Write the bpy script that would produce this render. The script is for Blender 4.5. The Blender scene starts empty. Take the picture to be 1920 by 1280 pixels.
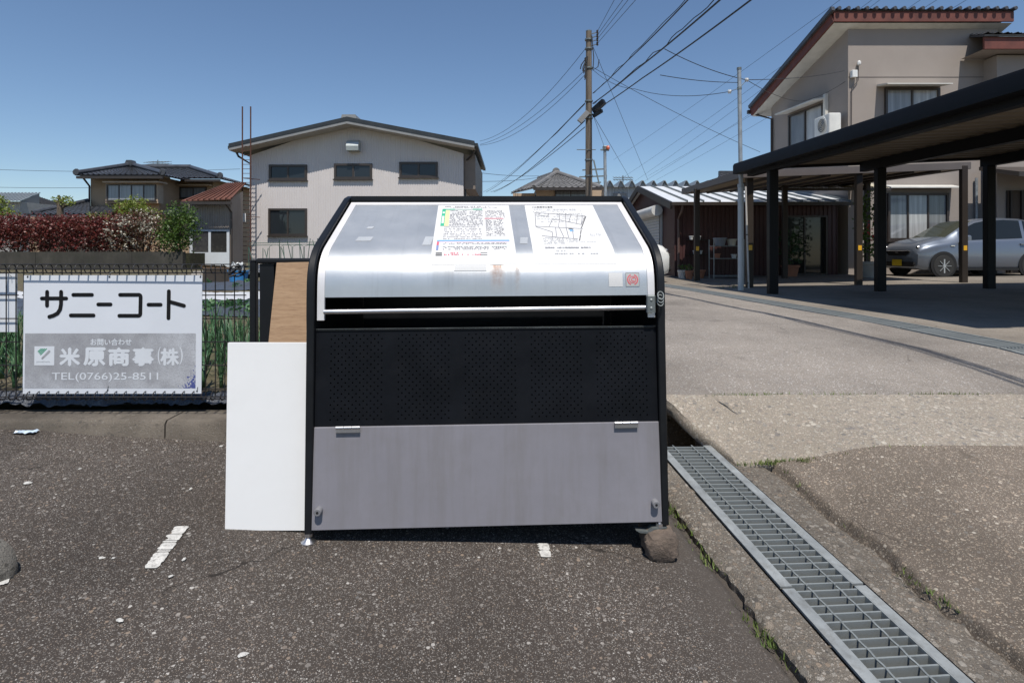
import bpy, math, random
from mathutils import Matrix, Vector, noise
R = math.radians
rnd = random.Random(7)
scene = bpy.context.scene
COL = scene.collection

# ------------------------------------------------------------------ camera
CAMZ = 1.02
F = 1067.0            # focal length in pixels of a 1920 wide frame
HOR = 473.0           # horizon row
cd = bpy.data.cameras.new('camera'); cam = bpy.data.objects.new('camera', cd); COL.objects.link(cam)
cam.location = (0, 0, CAMZ); cam.rotation_euler = (R(90), 0, 0)
cd.sensor_width = 36; cd.lens = 36 * F / 1920; cd.shift_y = -(640 - HOR) / 1920
cd.clip_start = .05; cd.clip_end = 1500
scene.camera = cam

# ------------------------------------------------------------------ sky, sun, exposure
SUN_EL, SUN_AZ = R(64), R(9)          # azimuth: from behind the camera, slightly to its right
w = bpy.data.worlds.new('World'); scene.world = w; w.use_nodes = True
nt = w.node_tree; bg = nt.nodes['Background']
sky = nt.nodes.new('ShaderNodeTexSky'); sky.sky_type = 'NISHITA'; sky.sun_disc = False
sky.sun_elevation = SUN_EL; sky.sun_rotation = math.pi - SUN_AZ
sky.altitude = 20; sky.air_density = 1.0; sky.dust_density = .1; sky.ozone_density = 4.5
nt.links.new(sky.outputs[0], bg.inputs[0]); bg.inputs[1].default_value = .112
sd = bpy.data.lights.new('sun', 'SUN'); sd.energy = 4.9; sd.angle = R(.53); sd.color = (1, .945, .865)
sun = bpy.data.objects.new('sun', sd); COL.objects.link(sun)
sv = Vector((math.sin(SUN_AZ) * math.cos(SUN_EL), -math.cos(SUN_AZ) * math.cos(SUN_EL), math.sin(SUN_EL)))
sun.rotation_euler = sv.to_track_quat('Z', 'Y').to_euler(); sun.location = (0, -5, 20)
vs = scene.view_settings; vs.view_transform = 'Standard'; vs.look = 'None'; vs.exposure = 0.0; vs.gamma = 1
scene.cycles.use_denoising = True
scene.cycles.max_bounces = 8; scene.cycles.diffuse_bounces = 4; scene.cycles.transparent_max_bounces = 12
try: scene.cycles.caustics_reflective = False; scene.cycles.caustics_refractive = False
except Exception: pass

# ------------------------------------------------------------------ helpers
def P(u, v, D): return Vector(((u - 960) / F * D, D, CAMZ - (v - HOR) / F * D))
def XU(u, D): return (u - 960) / F * D
def ZV(v, D): return CAMZ - (v - HOR) / F * D
FR = {}
def setp(o, label=None, cat=None, group=None, kind=None):
    if label: o['label'] = label
    if cat: o['category'] = cat
    if group: o['group'] = group
    if kind: o['kind'] = kind
    return o
def thing(name, label, cat, loc=(0, 0, 0), rz=0, group=None, mat4=None):
    o = bpy.data.objects.new(name, None); COL.objects.link(o); o.empty_display_size = .1
    m = mat4 if mat4 is not None else Matrix.Translation(Vector(loc)) @ Matrix.Rotation(rz, 4, 'Z')
    o.matrix_world = m; FR[o.name] = m.copy()
    return setp(o, label, cat, group)
def part_of(name, me, mat, parent, loc=None, m=None):
    o = bpy.data.objects.new(name, me); COL.objects.link(o)
    if parent is not None: o.parent = parent; FR[o.name] = FR.get(parent.name, Matrix())
    if loc is not None: o.location = loc
    if m is not None: o.matrix_local = m
    if mat is not None and not me.materials: me.materials.append(mat)
    return o
def copy_tree(o, parent=None):
    c = o.copy(); COL.objects.link(c); c.parent = parent
    for ch in o.children: copy_tree(ch, c)
    return c

class MB:
    def __init__(s): s.v = []; s.f = []
    def add(s, vs, fs):
        n = len(s.v); s.v += [tuple(p) for p in vs]; s.f += [tuple(i + n for i in f) for f in fs]; return s
    def box(s, x0, x1, y0, y1, z0, z1):
        return s.add([(x0,y0,z0),(x1,y0,z0),(x1,y1,z0),(x0,y1,z0),(x0,y0,z1),(x1,y0,z1),(x1,y1,z1),(x0,y1,z1)],
                     [(0,3,2,1),(4,5,6,7),(0,1,5,4),(1,2,6,5),(2,3,7,6),(3,0,4,7)])
    def cbox(s, x0, x1, y0, y1, z0, z1, c=.01):
        """box with chamfered edges in plan and on top"""
        pl = lambda d, z: [(x0+c+d,y0+d,z),(x1-c-d,y0+d,z),(x1-d,y0+c+d,z),(x1-d,y1-c-d,z),(x1-c-d,y1-d,z),(x0+c+d,y1-d,z),(x0+d,y1-c-d,z),(x0+d,y0+c+d,z)]
        v = pl(0, z0) + pl(0, z1 - c) + pl(c * .6, z1)
        f = [tuple(range(7, -1, -1)), tuple(range(16, 24))]
        for k in (0, 8):
            for i in range(8): j = (i + 1) % 8; f.append((k+i, k+j, k+8+j, k+8+i))
        return s.add(v, f)
    def prism(s, poly, a, b, axis='x'):
        """poly of 2D points extruded along an axis from a to b"""
        def m(p, t):
            return {'x': (t, p[0], p[1]), 'y': (p[0], t, p[1]), 'z': (p[0], p[1], t)}[axis]
        n = len(poly)
        v = [m(p, a) for p in poly] + [m(p, b) for p in poly]
        f = [tuple(range(n - 1, -1, -1)), tuple(range(n, 2 * n))]
        for i in range(n): j = (i + 1) % n; f.append((i, j, n + j, n + i))
        return s.add(v, f)
    def tube(s, pts, r, n=6, r1=None, cap=True):
        pts = [Vector(p) for p in pts]; m = len(pts); vs = []; last = None
        for i, p in enumerate(pts):
            d = (pts[min(i + 1, m - 1)] - pts[max(i - 1, 0)])
            d = d.normalized() if d.length > 1e-9 else Vector((0, 0, 1))
            a = last if last is not None else (Vector((0, 0, 1)) if abs(d.z) < .9 else Vector((1, 0, 0)))
            x = (a - d * a.dot(d)); x = x.normalized() if x.length > 1e-6 else d.orthogonal().normalized()
            last = x; y = d.cross(x); rr = r if r1 is None else r + (r1 - r) * i / max(1, m - 1)
            for k in range(n):
                t = 2 * math.pi * k / n; vs.append(p + x * (rr * math.cos(t)) + y * (rr * math.sin(t)))
        fs = []
        for i in range(m - 1):
            for k in range(n): l = (k + 1) % n; fs.append((i*n+k, i*n+l, (i+1)*n+l, (i+1)*n+k))
        if cap: fs += [tuple(range(n - 1, -1, -1)), tuple(range((m - 1) * n, m * n))]
        return s.add(vs, fs)
    def bar(s, a, b, wd, h):
        """rectangular bar from a to b"""
        a, b = Vector(a), Vector(b); d = (b - a).normalized()
        up = Vector((0, 0, 1)) if abs(d.z) < .95 else Vector((0, 1, 0))
        x = d.cross(up).normalized(); y = x.cross(d)
        o = [x * wd/2 + y * h/2, -x * wd/2 + y * h/2, -x * wd/2 - y * h/2, x * wd/2 - y * h/2]
        return s.add([a + q for q in o] + [b + q for q in o], [(0,1,2,3),(7,6,5,4),(0,4,5,1),(1,5,6,2),(2,6,7,3),(3,7,4,0)])
    def lathe(s, c, prof, n=16, axis='z'):
        c = Vector(c); vs = []
        for r, h in prof:
            for k in range(n):
                t = 2 * math.pi * k / n; a, b = r * math.cos(t), r * math.sin(t)
                vs.append(c + Vector({'z': (a, b, h), 'y': (a, h, b), 'x': (h, a, b)}[axis]))
        m = len(prof); fs = [(i*n+k, i*n+(k+1)%n, (i+1)*n+(k+1)%n, (i+1)*n+k) for i in range(m-1) for k in range(n)]
        fs += [tuple(range(n-1, -1, -1)), tuple(range((m-1)*n, m*n))]
        return s.add(vs, fs)
    def loft(s, secs, closed=True, caps=True):
        n = len(secs[0]); v = [p for q in secs for p in q]; f = []
        for i in range(len(secs) - 1):
            for k in range(n if closed else n - 1): l = (k+1) % n; f.append((i*n+k, i*n+l, (i+1)*n+l, (i+1)*n+k))
        if caps and closed: f += [tuple(range(n-1, -1, -1)), tuple(range((len(secs)-1)*n, len(secs)*n))]
        return s.add(v, f)
    def grid(s, fn, nu, nv):
        v = [fn(i / nu, j / nv) for j in range(nv + 1) for i in range(nu + 1)]
        f = [(j*(nu+1)+i, j*(nu+1)+i+1, (j+1)*(nu+1)+i+1, (j+1)*(nu+1)+i) for j in range(nv) for i in range(nu)]
        return s.add(v, f)
    def mesh(s, name='m', smooth=False, m=None, fix=True):
        me = bpy.data.meshes.new(name)
        vs = s.v if m is None else [tuple(m @ Vector(p)) for p in s.v]
        me.from_pydata(vs, [], s.f)
        if fix:
            import bmesh
            b = bmesh.new(); b.from_mesh(me); bmesh.ops.recalc_face_normals(b, faces=b.faces); b.to_mesh(me); b.free()
        if smooth:
            me.polygons.foreach_set('use_smooth', [True] * len(me.polygons))
            if smooth is not True: me.set_sharp_from_angle(angle=R(smooth))
        me.update(); return me
    def build(s, name, mat, parent=None, smooth=False, world=False, fix=True):
        m = FR[parent.name].inverted() if (world and parent is not None) else None
        return part_of(name, s.mesh(name, smooth, m, fix), mat, parent)

def text2d(body, size=1.0, offset=0.0):
    c = bpy.data.curves.new('t', 'FONT'); c.body = body; c.size = size; c.offset = offset; c.resolution_u = 3
    o = bpy.data.objects.new('t', c); COL.objects.link(o)
    dg = bpy.context.evaluated_depsgraph_get()
    me = bpy.data.meshes.new_from_object(o.evaluated_get(dg))
    vs = [(v.co.x, v.co.y) for v in me.vertices]; fs = [tuple(p.vertices) for p in me.polygons]
    bpy.data.objects.remove(o); bpy.data.curves.remove(c); bpy.data.meshes.remove(me)
    return vs, fs
def fit_text(body, x0, x1, y0, y1, offset=0.0):
    vs, fs = text2d(body, 1.0, offset)
    a, b = min(p[0] for p in vs), max(p[0] for p in vs); c, d = min(p[1] for p in vs), max(p[1] for p in vs)
    return [(x0 + (p[0]-a)/(b-a)*(x1-x0), y0 + (p[1]-c)/(d-c)*(y1-y0)) for p in vs], fs

# ------------------------------------------------------------------ materials
MATS = {}
def N(nt, t, **k):
    n = nt.nodes.new(t)
    for a, b in k.items(): setattr(n, a, b)
    return n
def mixc(nt, fac, a, b, mode='MIX'):
    n = N(nt, 'ShaderNodeMix', data_type='RGBA', blend_type=mode)
    for s, x in ((0, fac), (6, a), (7, b)):
        if isinstance(x, (int, float)): n.inputs[s].default_value = x
        elif isinstance(x, (tuple, list)): n.inputs[s].default_value = (*x, 1)
        else: nt.links.new(x, n.inputs[s])
    return n.outputs[2]
def mth(nt, op, a, b=None, clamp=False):
    n = N(nt, 'ShaderNodeMath', operation=op, use_clamp=clamp)
    for i, x in enumerate((a, b)):
        if x is None: continue
        if isinstance(x, (int, float)): n.inputs[i].default_value = x
        else: nt.links.new(x, n.inputs[i])
    return n.outputs[0]
def ramp(nt, fac, stops, interp='LINEAR'):
    n = N(nt, 'ShaderNodeValToRGB'); n.color_ramp.interpolation = interp
    e = n.color_ramp.elements
    while len(e) < len(stops): e.new(.5)
    for q, (p, c) in zip(e, stops): q.position = p; q.color = (*(c if isinstance(c, (tuple, list)) else (c, c, c)), 1)
    nt.links.new(fac, n.inputs[0]); return n.outputs[0]
def noise_t(nt, co, scale, detail=4, rough=.6):
    n = N(nt, 'ShaderNodeTexNoise'); n.inputs['Scale'].default_value = scale
    n.inputs['Detail'].default_value = detail; n.inputs['Roughness'].default_value = rough
    nt.links.new(co, n.inputs['Vector']); return n.outputs['Fac']
def newmat(name):
    m = bpy.data.materials.new(name); m.use_nodes = True; t = m.node_tree
    b = t.nodes['Principled BSDF']; tc = N(t, 'ShaderNodeTexCoord'); MATS[name] = m
    return m, t, b, tc.outputs['Object']
def bumped(t, b, h, strength=.3, dist=.01):
    n = N(t, 'ShaderNodeBump'); n.inputs['Strength'].default_value = strength; n.inputs['Distance'].default_value = dist
    t.links.new(h, n.inputs['Height']); t.links.new(n.outputs[0], b.inputs['Normal'])
def M(name, col, rough=.6, metal=0, var=.12, scale=3, bump=0, bscale=60, rand=0, spec=.5, streak=0, dirt=0, dcol=(.12,.09,.06), sstr=(8,8,.5)):
    if name in MATS: return MATS[name]
    m, t, b, co = newmat(name)
    f = noise_t(t, co, scale, 6, .65)
    c = mixc(t, ramp(t, f, [(.3, 0), (.7, 1)]), tuple(x * (1 - var) for x in col), tuple(min(1, x * (1 + var)) for x in col))
    if streak:
        mp = N(t, 'ShaderNodeMapping'); mp.inputs['Scale'].default_value = sstr; t.links.new(co, mp.inputs['Vector'])
        c = mixc(t, mth(t, 'MULTIPLY', ramp(t, noise_t(t, mp.outputs[0], 2, 5, .7), [(.45, 0), (.75, 1)]), streak), c, dcol)
    if dirt:
        c = mixc(t, mth(t, 'MULTIPLY', ramp(t, noise_t(t, co, scale * 2.3, 8, .75), [(.48, 0), (.7, 1)]), dirt), c, dcol)
    if rand:
        oi = N(t, 'ShaderNodeObjectInfo'); h = N(t, 'ShaderNodeHueSaturation')
        t.links.new(mth(t, 'ADD', mth(t, 'MULTIPLY', oi.outputs['Random'], rand * 2), 1 - rand), h.inputs['Value'])
        t.links.new(c, h.inputs['Color']); c = h.outputs[0]
    t.links.new(c, b.inputs['Base Color'])
    b.inputs['Roughness'].default_value = rough; b.inputs['Metallic'].default_value = metal
    b.inputs['Specular IOR Level'].default_value = spec
    t.links.new(mth(t, 'ADD', mth(t, 'MULTIPLY', f, .25), rough - .125, True), b.inputs['Roughness'])
    if bump: bumped(t, b, noise_t(t, co, bscale, 5, .7), bump)
    return m
def glassm(name, col=(.02,.025,.03), rough=.04):
    m, t, b, co = newmat(name)
    b.inputs['Base Color'].default_value = (*col, 1); b.inputs['Roughness'].default_value = rough
    b.inputs['Specular IOR Level'].default_value = .45
    bumped(t, b, noise_t(t, co, 1.2, 2), .04)
    return m
def leafm(name, cols, rough=.55, trans=.25):
    m, t, b, co = newmat(name)
    g = N(t, 'ShaderNodeNewGeometry')
    n = len(cols); c = ramp(t, g.outputs['Random Per Island'], [(i / max(1, n - 1), k) for i, k in enumerate(cols)])
    c = mixc(t, ramp(t, noise_t(t, co, 1.3, 3), [(.35, 0), (.65, .55)]), c, tuple(x * .55 for x in cols[0]))
    t.links.new(c, b.inputs['Base Color']); b.inputs['Roughness'].default_value = rough
    tr = N(t, 'ShaderNodeBsdfTranslucent'); t.links.new(c, tr.inputs[0])
    ms = N(t, 'ShaderNodeMixShader'); ms.inputs[0].default_value = trans
    t.links.new(b.outputs[0], ms.inputs[1]); t.links.new(tr.outputs[0], ms.inputs[2])
    t.links.new(ms.outputs[0], t.nodes['Material Output'].inputs['Surface'])
    return m
def aggregate(name, base, stones, s1=150, s2=70, amt=.16, big=.06, patch=.3, bump=.5, rough=.9, pale=None, dist=.004, dust=False, cracks=0):
    """asphalt or washed concrete: fine binder with single stones of their own colour"""
    m, t, b, co = newmat(name)
    c = mixc(t, ramp(t, noise_t(t, co, 320, 3), [(.3, 0), (.7, 1)]), tuple(x * .7 for x in base), tuple(x * 1.3 for x in base))
    hs = []
    for sc, a, rr in ((s1 * 1.9, amt * .8, .55), (s1, amt, .5), (s2, big, .5)):
        v = N(t, 'ShaderNodeTexVoronoi'); v.inputs['Scale'].default_value = sc; t.links.new(co, v.inputs['Vector'])
        sp = N(t, 'ShaderNodeSeparateColor'); t.links.new(v.outputs['Color'], sp.inputs[0])
        pick = mth(t, 'LESS_THAN', sp.outputs[0], a)
        rad = mth(t, 'ADD', mth(t, 'MULTIPLY', sp.outputs[2], .3), rr - .18)
        edge = mth(t, 'LESS_THAN', mth(t, 'ADD', v.outputs['Distance'], mth(t, 'MULTIPLY', noise_t(t, co, sc * 2.2, 2), .25)), mth(t, 'ADD', rad, .1))
        k = mth(t, 'MULTIPLY', pick, edge)
        n = len(stones); sc_ = ramp(t, sp.outputs[1], [(i / max(1, n - 1), q) for i, q in enumerate(stones)])
        c = mixc(t, k, c, sc_); hs.append(k)
    lo = ramp(t, noise_t(t, co, 1.1, 6, .62), [(.3, 0), (.72, 1)])
    c = mixc(t, mth(t, 'MULTIPLY', lo, patch), c, tuple(x * .55 for x in base) if pale is None else pale)
    lo2 = ramp(t, noise_t(t, co, 7, 5, .6), [(.35, 0), (.75, 1)])
    c = mixc(t, mth(t, 'MULTIPLY', lo2, patch * .5), c, tuple(min(1, x * 1.5) for x in base))
    if cracks:    # hairline cracks and broad oily or worn areas
        wv_ = N(t, 'ShaderNodeVectorMath', operation='ADD'); nn = N(t, 'ShaderNodeTexNoise'); nn.inputs['Scale'].default_value = 2.2; nn.inputs['Detail'].default_value = 6
        t.links.new(co, nn.inputs['Vector']); sc_v = N(t, 'ShaderNodeVectorMath', operation='SCALE'); sc_v.inputs['Scale'].default_value = .55
        t.links.new(nn.outputs['Color'], sc_v.inputs[0]); t.links.new(co, wv_.inputs[0]); t.links.new(sc_v.outputs[0], wv_.inputs[1])
        ve = N(t, 'ShaderNodeTexVoronoi', feature='DISTANCE_TO_EDGE'); ve.inputs['Scale'].default_value = 1.15; t.links.new(wv_.outputs[0], ve.inputs['Vector'])
        ck = mth(t, 'MULTIPLY', mth(t, 'LESS_THAN', ve.outputs['Distance'], .0035), ramp(t, noise_t(t, co, 1.3, 3), [(.5, 0), (.56, 1)]))
        c = mixc(t, mth(t, 'MULTIPLY', ck, cracks), c, tuple(x * .3 for x in base))
        wear = ramp(t, noise_t(t, co, .75, 5, .6), [(.32, .68), (.5, 1), (.7, 1.22)])
        c = mixc(t, 1.0, c, wear, 'MULTIPLY')
        st = ramp(t, noise_t(t, co, 2.6, 4, .55), [(.66, 0), (.72, 1)]); c = mixc(t, mth(t, 'MULTIPLY', st, .35), c, tuple(x * .45 for x in base))
    if dust:      # silt washed down against the channel edge
        sp = N(t, 'ShaderNodeSeparateXYZ'); t.links.new(co, sp.inputs[0])
        d = mth(t, 'ADD', mth(t, 'ADD', sp.outputs[0], mth(t, 'MULTIPLY', sp.outputs[1], .12)), mth(t, 'MULTIPLY', mth(t, 'SUBTRACT', noise_t(t, co, 3.5, 6, .65), .5), .55))
        mr = N(t, 'ShaderNodeMapRange'); mr.inputs[1].default_value = .62; mr.inputs[2].default_value = .98; t.links.new(d, mr.inputs[0])
        c = mixc(t, mth(t, 'MULTIPLY', mr.outputs[0], .8), c, (.082,.070,.060))
    t.links.new(c, b.inputs['Base Color']); b.inputs['Roughness'].default_value = rough; b.inputs['Specular IOR Level'].default_value = .25
    h = mth(t, 'ADD', mth(t, 'MULTIPLY', noise_t(t, co, 170, 4, .7), 1.2), mth(t, 'ADD', hs[1], hs[2]))
    bumped(t, b, h, bump, dist)
    return m

STN = [(.62,.60,.56), (.42,.38,.34), (.75,.72,.66), (.30,.29,.30), (.5,.40,.32), (.82,.80,.76)]
aggregate('asphalt_lot', (.060,.050,.043), [(.26,.235,.215),(.17,.155,.14),(.36,.33,.30),(.13,.125,.12),(.30,.23,.175),(.21,.19,.17),(.58,.55,.51)], 200, 85, .30, .085, .4, .7, dust=True, cracks=.8)
aggregate('asphalt_road', (.235,.205,.175), [(.5,.48,.45),(.32,.30,.28),(.12,.12,.12),(.6,.57,.53)], 150, 80, .33, .14, .25, .5, cracks=.5)
aggregate('asphalt_right', (.155,.128,.103), [(.48,.43,.35),(.32,.25,.19),(.22,.205,.185),(.44,.34,.25),(.58,.53,.45)], 150, 75, .3, .12, .3, .6, cracks=.6)
aggregate('washed_concrete', (.31,.27,.22), [(.52,.47,.39),(.20,.19,.185),(.46,.38,.31),(.6,.55,.47),(.13,.13,.13)], 90, 44, .5, .36, .35, .9, pale=(.2,.17,.13), dist=.006)
aggregate('old_concrete', (.20,.175,.145), [(.46,.42,.36),(.10,.095,.09),(.36,.28,.21),(.52,.48,.42),(.07,.065,.06)], 105, 46, .5, .38, .55, 1.0, pale=(.085,.07,.055), dist=.009)
aggregate('kerb_concrete', (.19,.165,.135), [(.33,.30,.26),(.11,.10,.09),(.27,.23,.19)], 120, 55, .3, .14, .8, .9, pale=(.055,.045,.036), dist=.008, cracks=.4)
aggregate('floor_concrete', (.205,.18,.15), [(.36,.33,.3),(.2,.19,.18)], 120, 60, .15, .05, .4, .3, pale=(.14,.12,.10), cracks=.6)
aggregate('soil', (.10,.076,.052), [(.26,.21,.16),(.09,.07,.05)], 60, 25, .25, .15, .5, .9, pale=(.09,.12,.04))
aggregate('rough_stone', (.26,.245,.22), [(.32,.30,.27),(.07,.065,.06)], 90, 40, .4, .3, .7, 1.0, pale=(.06,.055,.045), dist=.012)
M('black_paint', (.008,.009,.011), .42, 0, .25, 4, .05, 300, dirt=.12, dcol=(.03,.03,.03), spec=.3)
M('black_matte', (.008,.008,.009), .7)
M('panel_black', (.006,.007,.0095), .5, 0, .3, 5, .04, 250, dirt=.3, dcol=(.014,.014,.016), spec=.13)
M('flap_grey', (.228,.222,.246), .42, 0, .07, 3, .03, 200, streak=.5, dcol=(.165,.155,.15), sstr=(7,7,.35), spec=.3, dirt=.22)
M('galv', (.33,.355,.35), .5, .45, .22, 9, .06, 120, dirt=.35, dcol=(.22,.23,.22))
M('galv_rim', (.37,.39,.385), .5, .4, .25, 7, .06, 120, dirt=.65, dcol=(.19,.185,.165))
M('galv_dark', (.19,.21,.21), .55, .55, .25, 12, .05, 120)
M('steel', (.62,.62,.64), .36, 1, .1, 6)
M('white_sheet', (.86,.86,.85), .5, 0, .02, 2, dirt=.06, dcol=(.5,.48,.44))
M('sign_white', (.68,.71,.76), .35, 0, .04, 2)
M('ink_black', (.012,.012,.013), .6, spec=.15)
M('paint_white', (.56,.55,.52), .7, 0, .2, 30, .3, 150, dirt=.9, dcol=(.10,.09,.085))
M('wire_black', (.018,.016,.016), .45)
M('rust', (.17,.075,.04), .85, 0, .35, 5, .2, 80, dirt=.4, dcol=(.08,.035,.02))
M('wood_grey', (.15,.115,.09), .95, 0, .5, 14, 1.0, 45, streak=.5, dcol=(.05,.04,.035), sstr=(2,14,14))
M('cable', (.02,.02,.022), .6)
# ------------------------------------------------------------------ the lie of the land
def lot(x, y): return -.238 - .055 * x + .09 * y
PR = [(-6,-.6),(0,-.2),(1,-.12),(2,-.03),(2.6,.055),(3.0,.115),(3.4,.175),(4.2,.265),(6,.305),(10,.315),(60,.34)]
def zr(y):
    for (a, za), (b, zb) in zip(PR, PR[1:]):
        if y <= b: return za + (zb - za) * max(0, (y - a)) / (b - a)
    return PR[-1][1]
def xl(y): return 1.136 - .134 * y
def xr(y): return 1.464 - .137 * y
def sst(t): t = max(0, min(1, t)); return t * t * (3 - 2 * t)
def right_z(x, y):
    if y > 3.4: return zr(y)
    k = sst((x - xr(y)) / .8)
    a = lot(xr(y), y) + .03
    z = a + (zr(y) - a) * k
    t = sst((y - 2.9) / .5)
    return z * (1 - t) + zr(y) * t
def nz(x, y, s=3.0, a=.006): return a * noise.noise(Vector((x * s, y * s, 3.7)))
def xc(y): return 4.2 - .093 * y          # road side of the far drain channel
ASP = MATS['asphalt_lot']
def struct(name, mb, mat, parent=None, smooth=False):
    o = mb.build(name, mat, parent, smooth)
    if parent is None: o['kind'] = 'structure'
    return o
def sheet(fL, fR, y0, y1, nx, ny, fz, ease=None):
    def fn(i, j):
        i = i if ease is None else i ** 3 if ease == 'L' else 1 - (1 - i) ** 3
        y = y0 + (y1 - y0) * j; x = fL(y) + (fR(y) - fL(y)) * i
        return (x, y, fz(x, y))
    return MB().grid(fn, nx, ny)

struct('ground', MB().grid(lambda i, j: (-400 + 800*i, -60 + 760*j, -1.2 if j < .11 else .02), 20, 60), MATS['soil'])
def strip_o(y): return xl(y) - .13 + .020 * noise.noise(Vector((y * 6, 0, 0))) + .014 * noise.noise(Vector((y * 28, 0, 0)))
struct('parking_lot', sheet(lambda y: -9, lambda y: strip_o(y) + .03, -4, 2.83, 110, 220, lambda x, y: lot(x, y) + nz(x, y) - .03 * sst((x - strip_o(y) + .06) / .05), 'R'), ASP, smooth=True)
# concrete edges of the near channel, its floor
def edge_strip(fo, fi, y0, y1, dz, depth):
    secs = []; n = int((y1 - y0) / .015)
    for k in range(n + 1):
        y = y0 + (y1 - y0) * k / n; a, b = fo(y), fi(y); z = lot((a + b) / 2, y) + dz
        d = 1 if b > a else -1
        r = .02 + .02 * noise.noise(Vector((y * 22, 5, 0)))
        j1 = .011 * noise.noise(Vector((y * 26, 1, 0))); j2 = .006 * noise.noise(Vector((y * 34, 9, 0)))
        secs.append([(a, y, z - .12), (a, y, z - .02 + j1), (a + d * r, y, z + j1 - .004), (a * .5 + b * .5, y, z + j2), (b, y, z), (b, y, z - depth)])
    return MB().loft(secs)
struct('channel_edge_left', edge_strip(strip_o, lambda y: xl(y) - .004, -1, 3.45, .022, .36), MATS['old_concrete'], smooth=40)
def strip_ro(y): return xr(y) + .17 + .03 * noise.noise(Vector((y * 4, 7, 0))) + .012 * noise.noise(Vector((y * 22, 2, 0)))
struct('channel_edge_right', edge_strip(strip_ro, lambda y: xr(y) + .004, -1, 3.2, .028, .36), MATS['old_concrete'], smooth=40)
struct('channel_floor', sheet(lambda y: xl(y) - .05, lambda y: xr(y) + .05, -1, 4, 4, 30, lambda x, y: lot(x, y) - .3), MATS['old_concrete'])
struct('pavement_right', sheet(lambda y: strip_ro(y) - .03, lambda y: 9, -1, 2.76, 90, 200, lambda x, y: right_z(x, y) + nz(x, y) + .006 - .05 * (1 - sst((x - strip_ro(y)) / .03)), 'L'), MATS['asphalt_right'], smooth=True)
# washed concrete crossing slab, thick, broken near edge by the channel
def slab_l(y): return xr(y) - .42 * sst((y - 2.93) / .3) + .02 * noise.noise(Vector((y * 9, 3, 0))) - .03
def slab_n(x): return 2.74 + .012 * noise.noise(Vector((x * 5, 0, 4))) + .04 * sst((1.45 - x) / .3)
secs = []
for k in range(61):
    t = (k / 60) ** 1.6; x = .89 + t * 8.2
    y0 = slab_n(x)
    if x < 1.09: y0 = max(y0, 2.90 + (1.09 - x) * 2.1 + .035 * noise.noise(Vector((x * 34, 1, 1))))
    y1 = 3.36 + .01 * noise.noise(Vector((x * 4, 5, 4)))
    row = [(x, y0 + .012, right_z(x, y0) - .055), (x, y0, right_z(x, y0) - .02), (x, y0 + .012, right_z(x, y0) + .004)]
    for q in range(1, 9):
        y = y0 + (y1 - y0) * q / 8; row.append((x, y, right_z(x, y) + .012 + nz(x, y, 8, .006)))
    row.append((x, y1 + .002, right_z(x, y1) - .1)); secs.append(row)
struct('concrete_crossing', MB().loft(secs), MATS['washed_concrete'], smooth=35)
struct('channel_end_wall', MB().box(.3, 1.2, 3.5, 3.58, -.5, .155), MATS['old_concrete'])
struct('road', sheet(lambda y: -1.2 if y < 14 else -3.5, lambda y: xc(y), 3.335, 70, 30, 120, lambda x, y: zr(y) + nz(x, y, 1.2, .008)), MATS['asphalt_road'], smooth=True)
def floor_z(x, y): return zr(y) + .012 * (x - xc(y))
struct('carport_floor', sheet(lambda y: xc(y) + .36, lambda y: 22, 3.33, 17, 20, 30, floor_z), MATS['floor_concrete'])
struct('far_yard', sheet(lambda y: xc(y) + .2, lambda y: 40, 17.003, 70, 10, 20, lambda x, y: .33), MATS['floor_concrete'])
def garden_z(x, y): return .215 + .012 * min(12, max(0, y - 3)) + nz(x, y, 2.2, .03)
struct('garden_soil', sheet(lambda y: -40, lambda y: -.95, 2.985, 24, 90, 80, garden_z), MATS['soil'], smooth=True)
struct('garden_bank', sheet(lambda y: -.96, lambda y: -.5, 2.985, 30, 4, 20, lambda x, y: .26), MATS['soil'])

# open crack in the crossing slab
cr = [(1338, 747), (1348, 757), (1362, 765), (1372, 774), (1386, 783)]; mb = MB(); row = []
for k, (u, v) in enumerate(cr):
    lo_, hi_ = 2.0, 6.0
    for q in range(50):
        D = (lo_ + hi_) / 2
        if CAMZ - (v - HOR) / F * D > right_z((u - 960) / F * D, D): lo_ = D
        else: hi_ = D
    x = (u - 960) / F * D; wd_ = (.001, .008, .012, .009, .001)[k]; z = right_z(x, D) + .021
    row.append(((x, D - wd_, z), (x, D + wd_, z)))
for (a, b), (c, d) in zip(row, row[1:]): mb.add([a, c, d, b], [(0, 1, 2, 3)])
struct('slab_crack', mb, MATS['black_matte'])

# kerb: separate concrete blocks
kerb = MB().box(-9, -.95, 2.87, 2.93, -.1, .15).build('kerb', MATS['kerb_concrete']); kerb['kind'] = 'structure'
x = -1.0
for k, L in enumerate((.70, .92, 1.2, 1.2, 1.2, 1.2)):
    b = MB(); secs = []
    for q in range(13):
        xx = x - L + (L - .008) * q / 12; j = .004 * noise.noise(Vector((xx * 14, k, 0))); z = .192 + j
        secs.append([(xx, 2.79 + j, -.1), (xx, 2.795 + j, z - .018), (xx, 2.81, z), (xx, 2.99, z + .004), (xx, 2.995, -.1)])
    b.loft(secs); b.build('kerb_block', MATS['kerb_concrete'], kerb, smooth=40); x -= L

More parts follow.
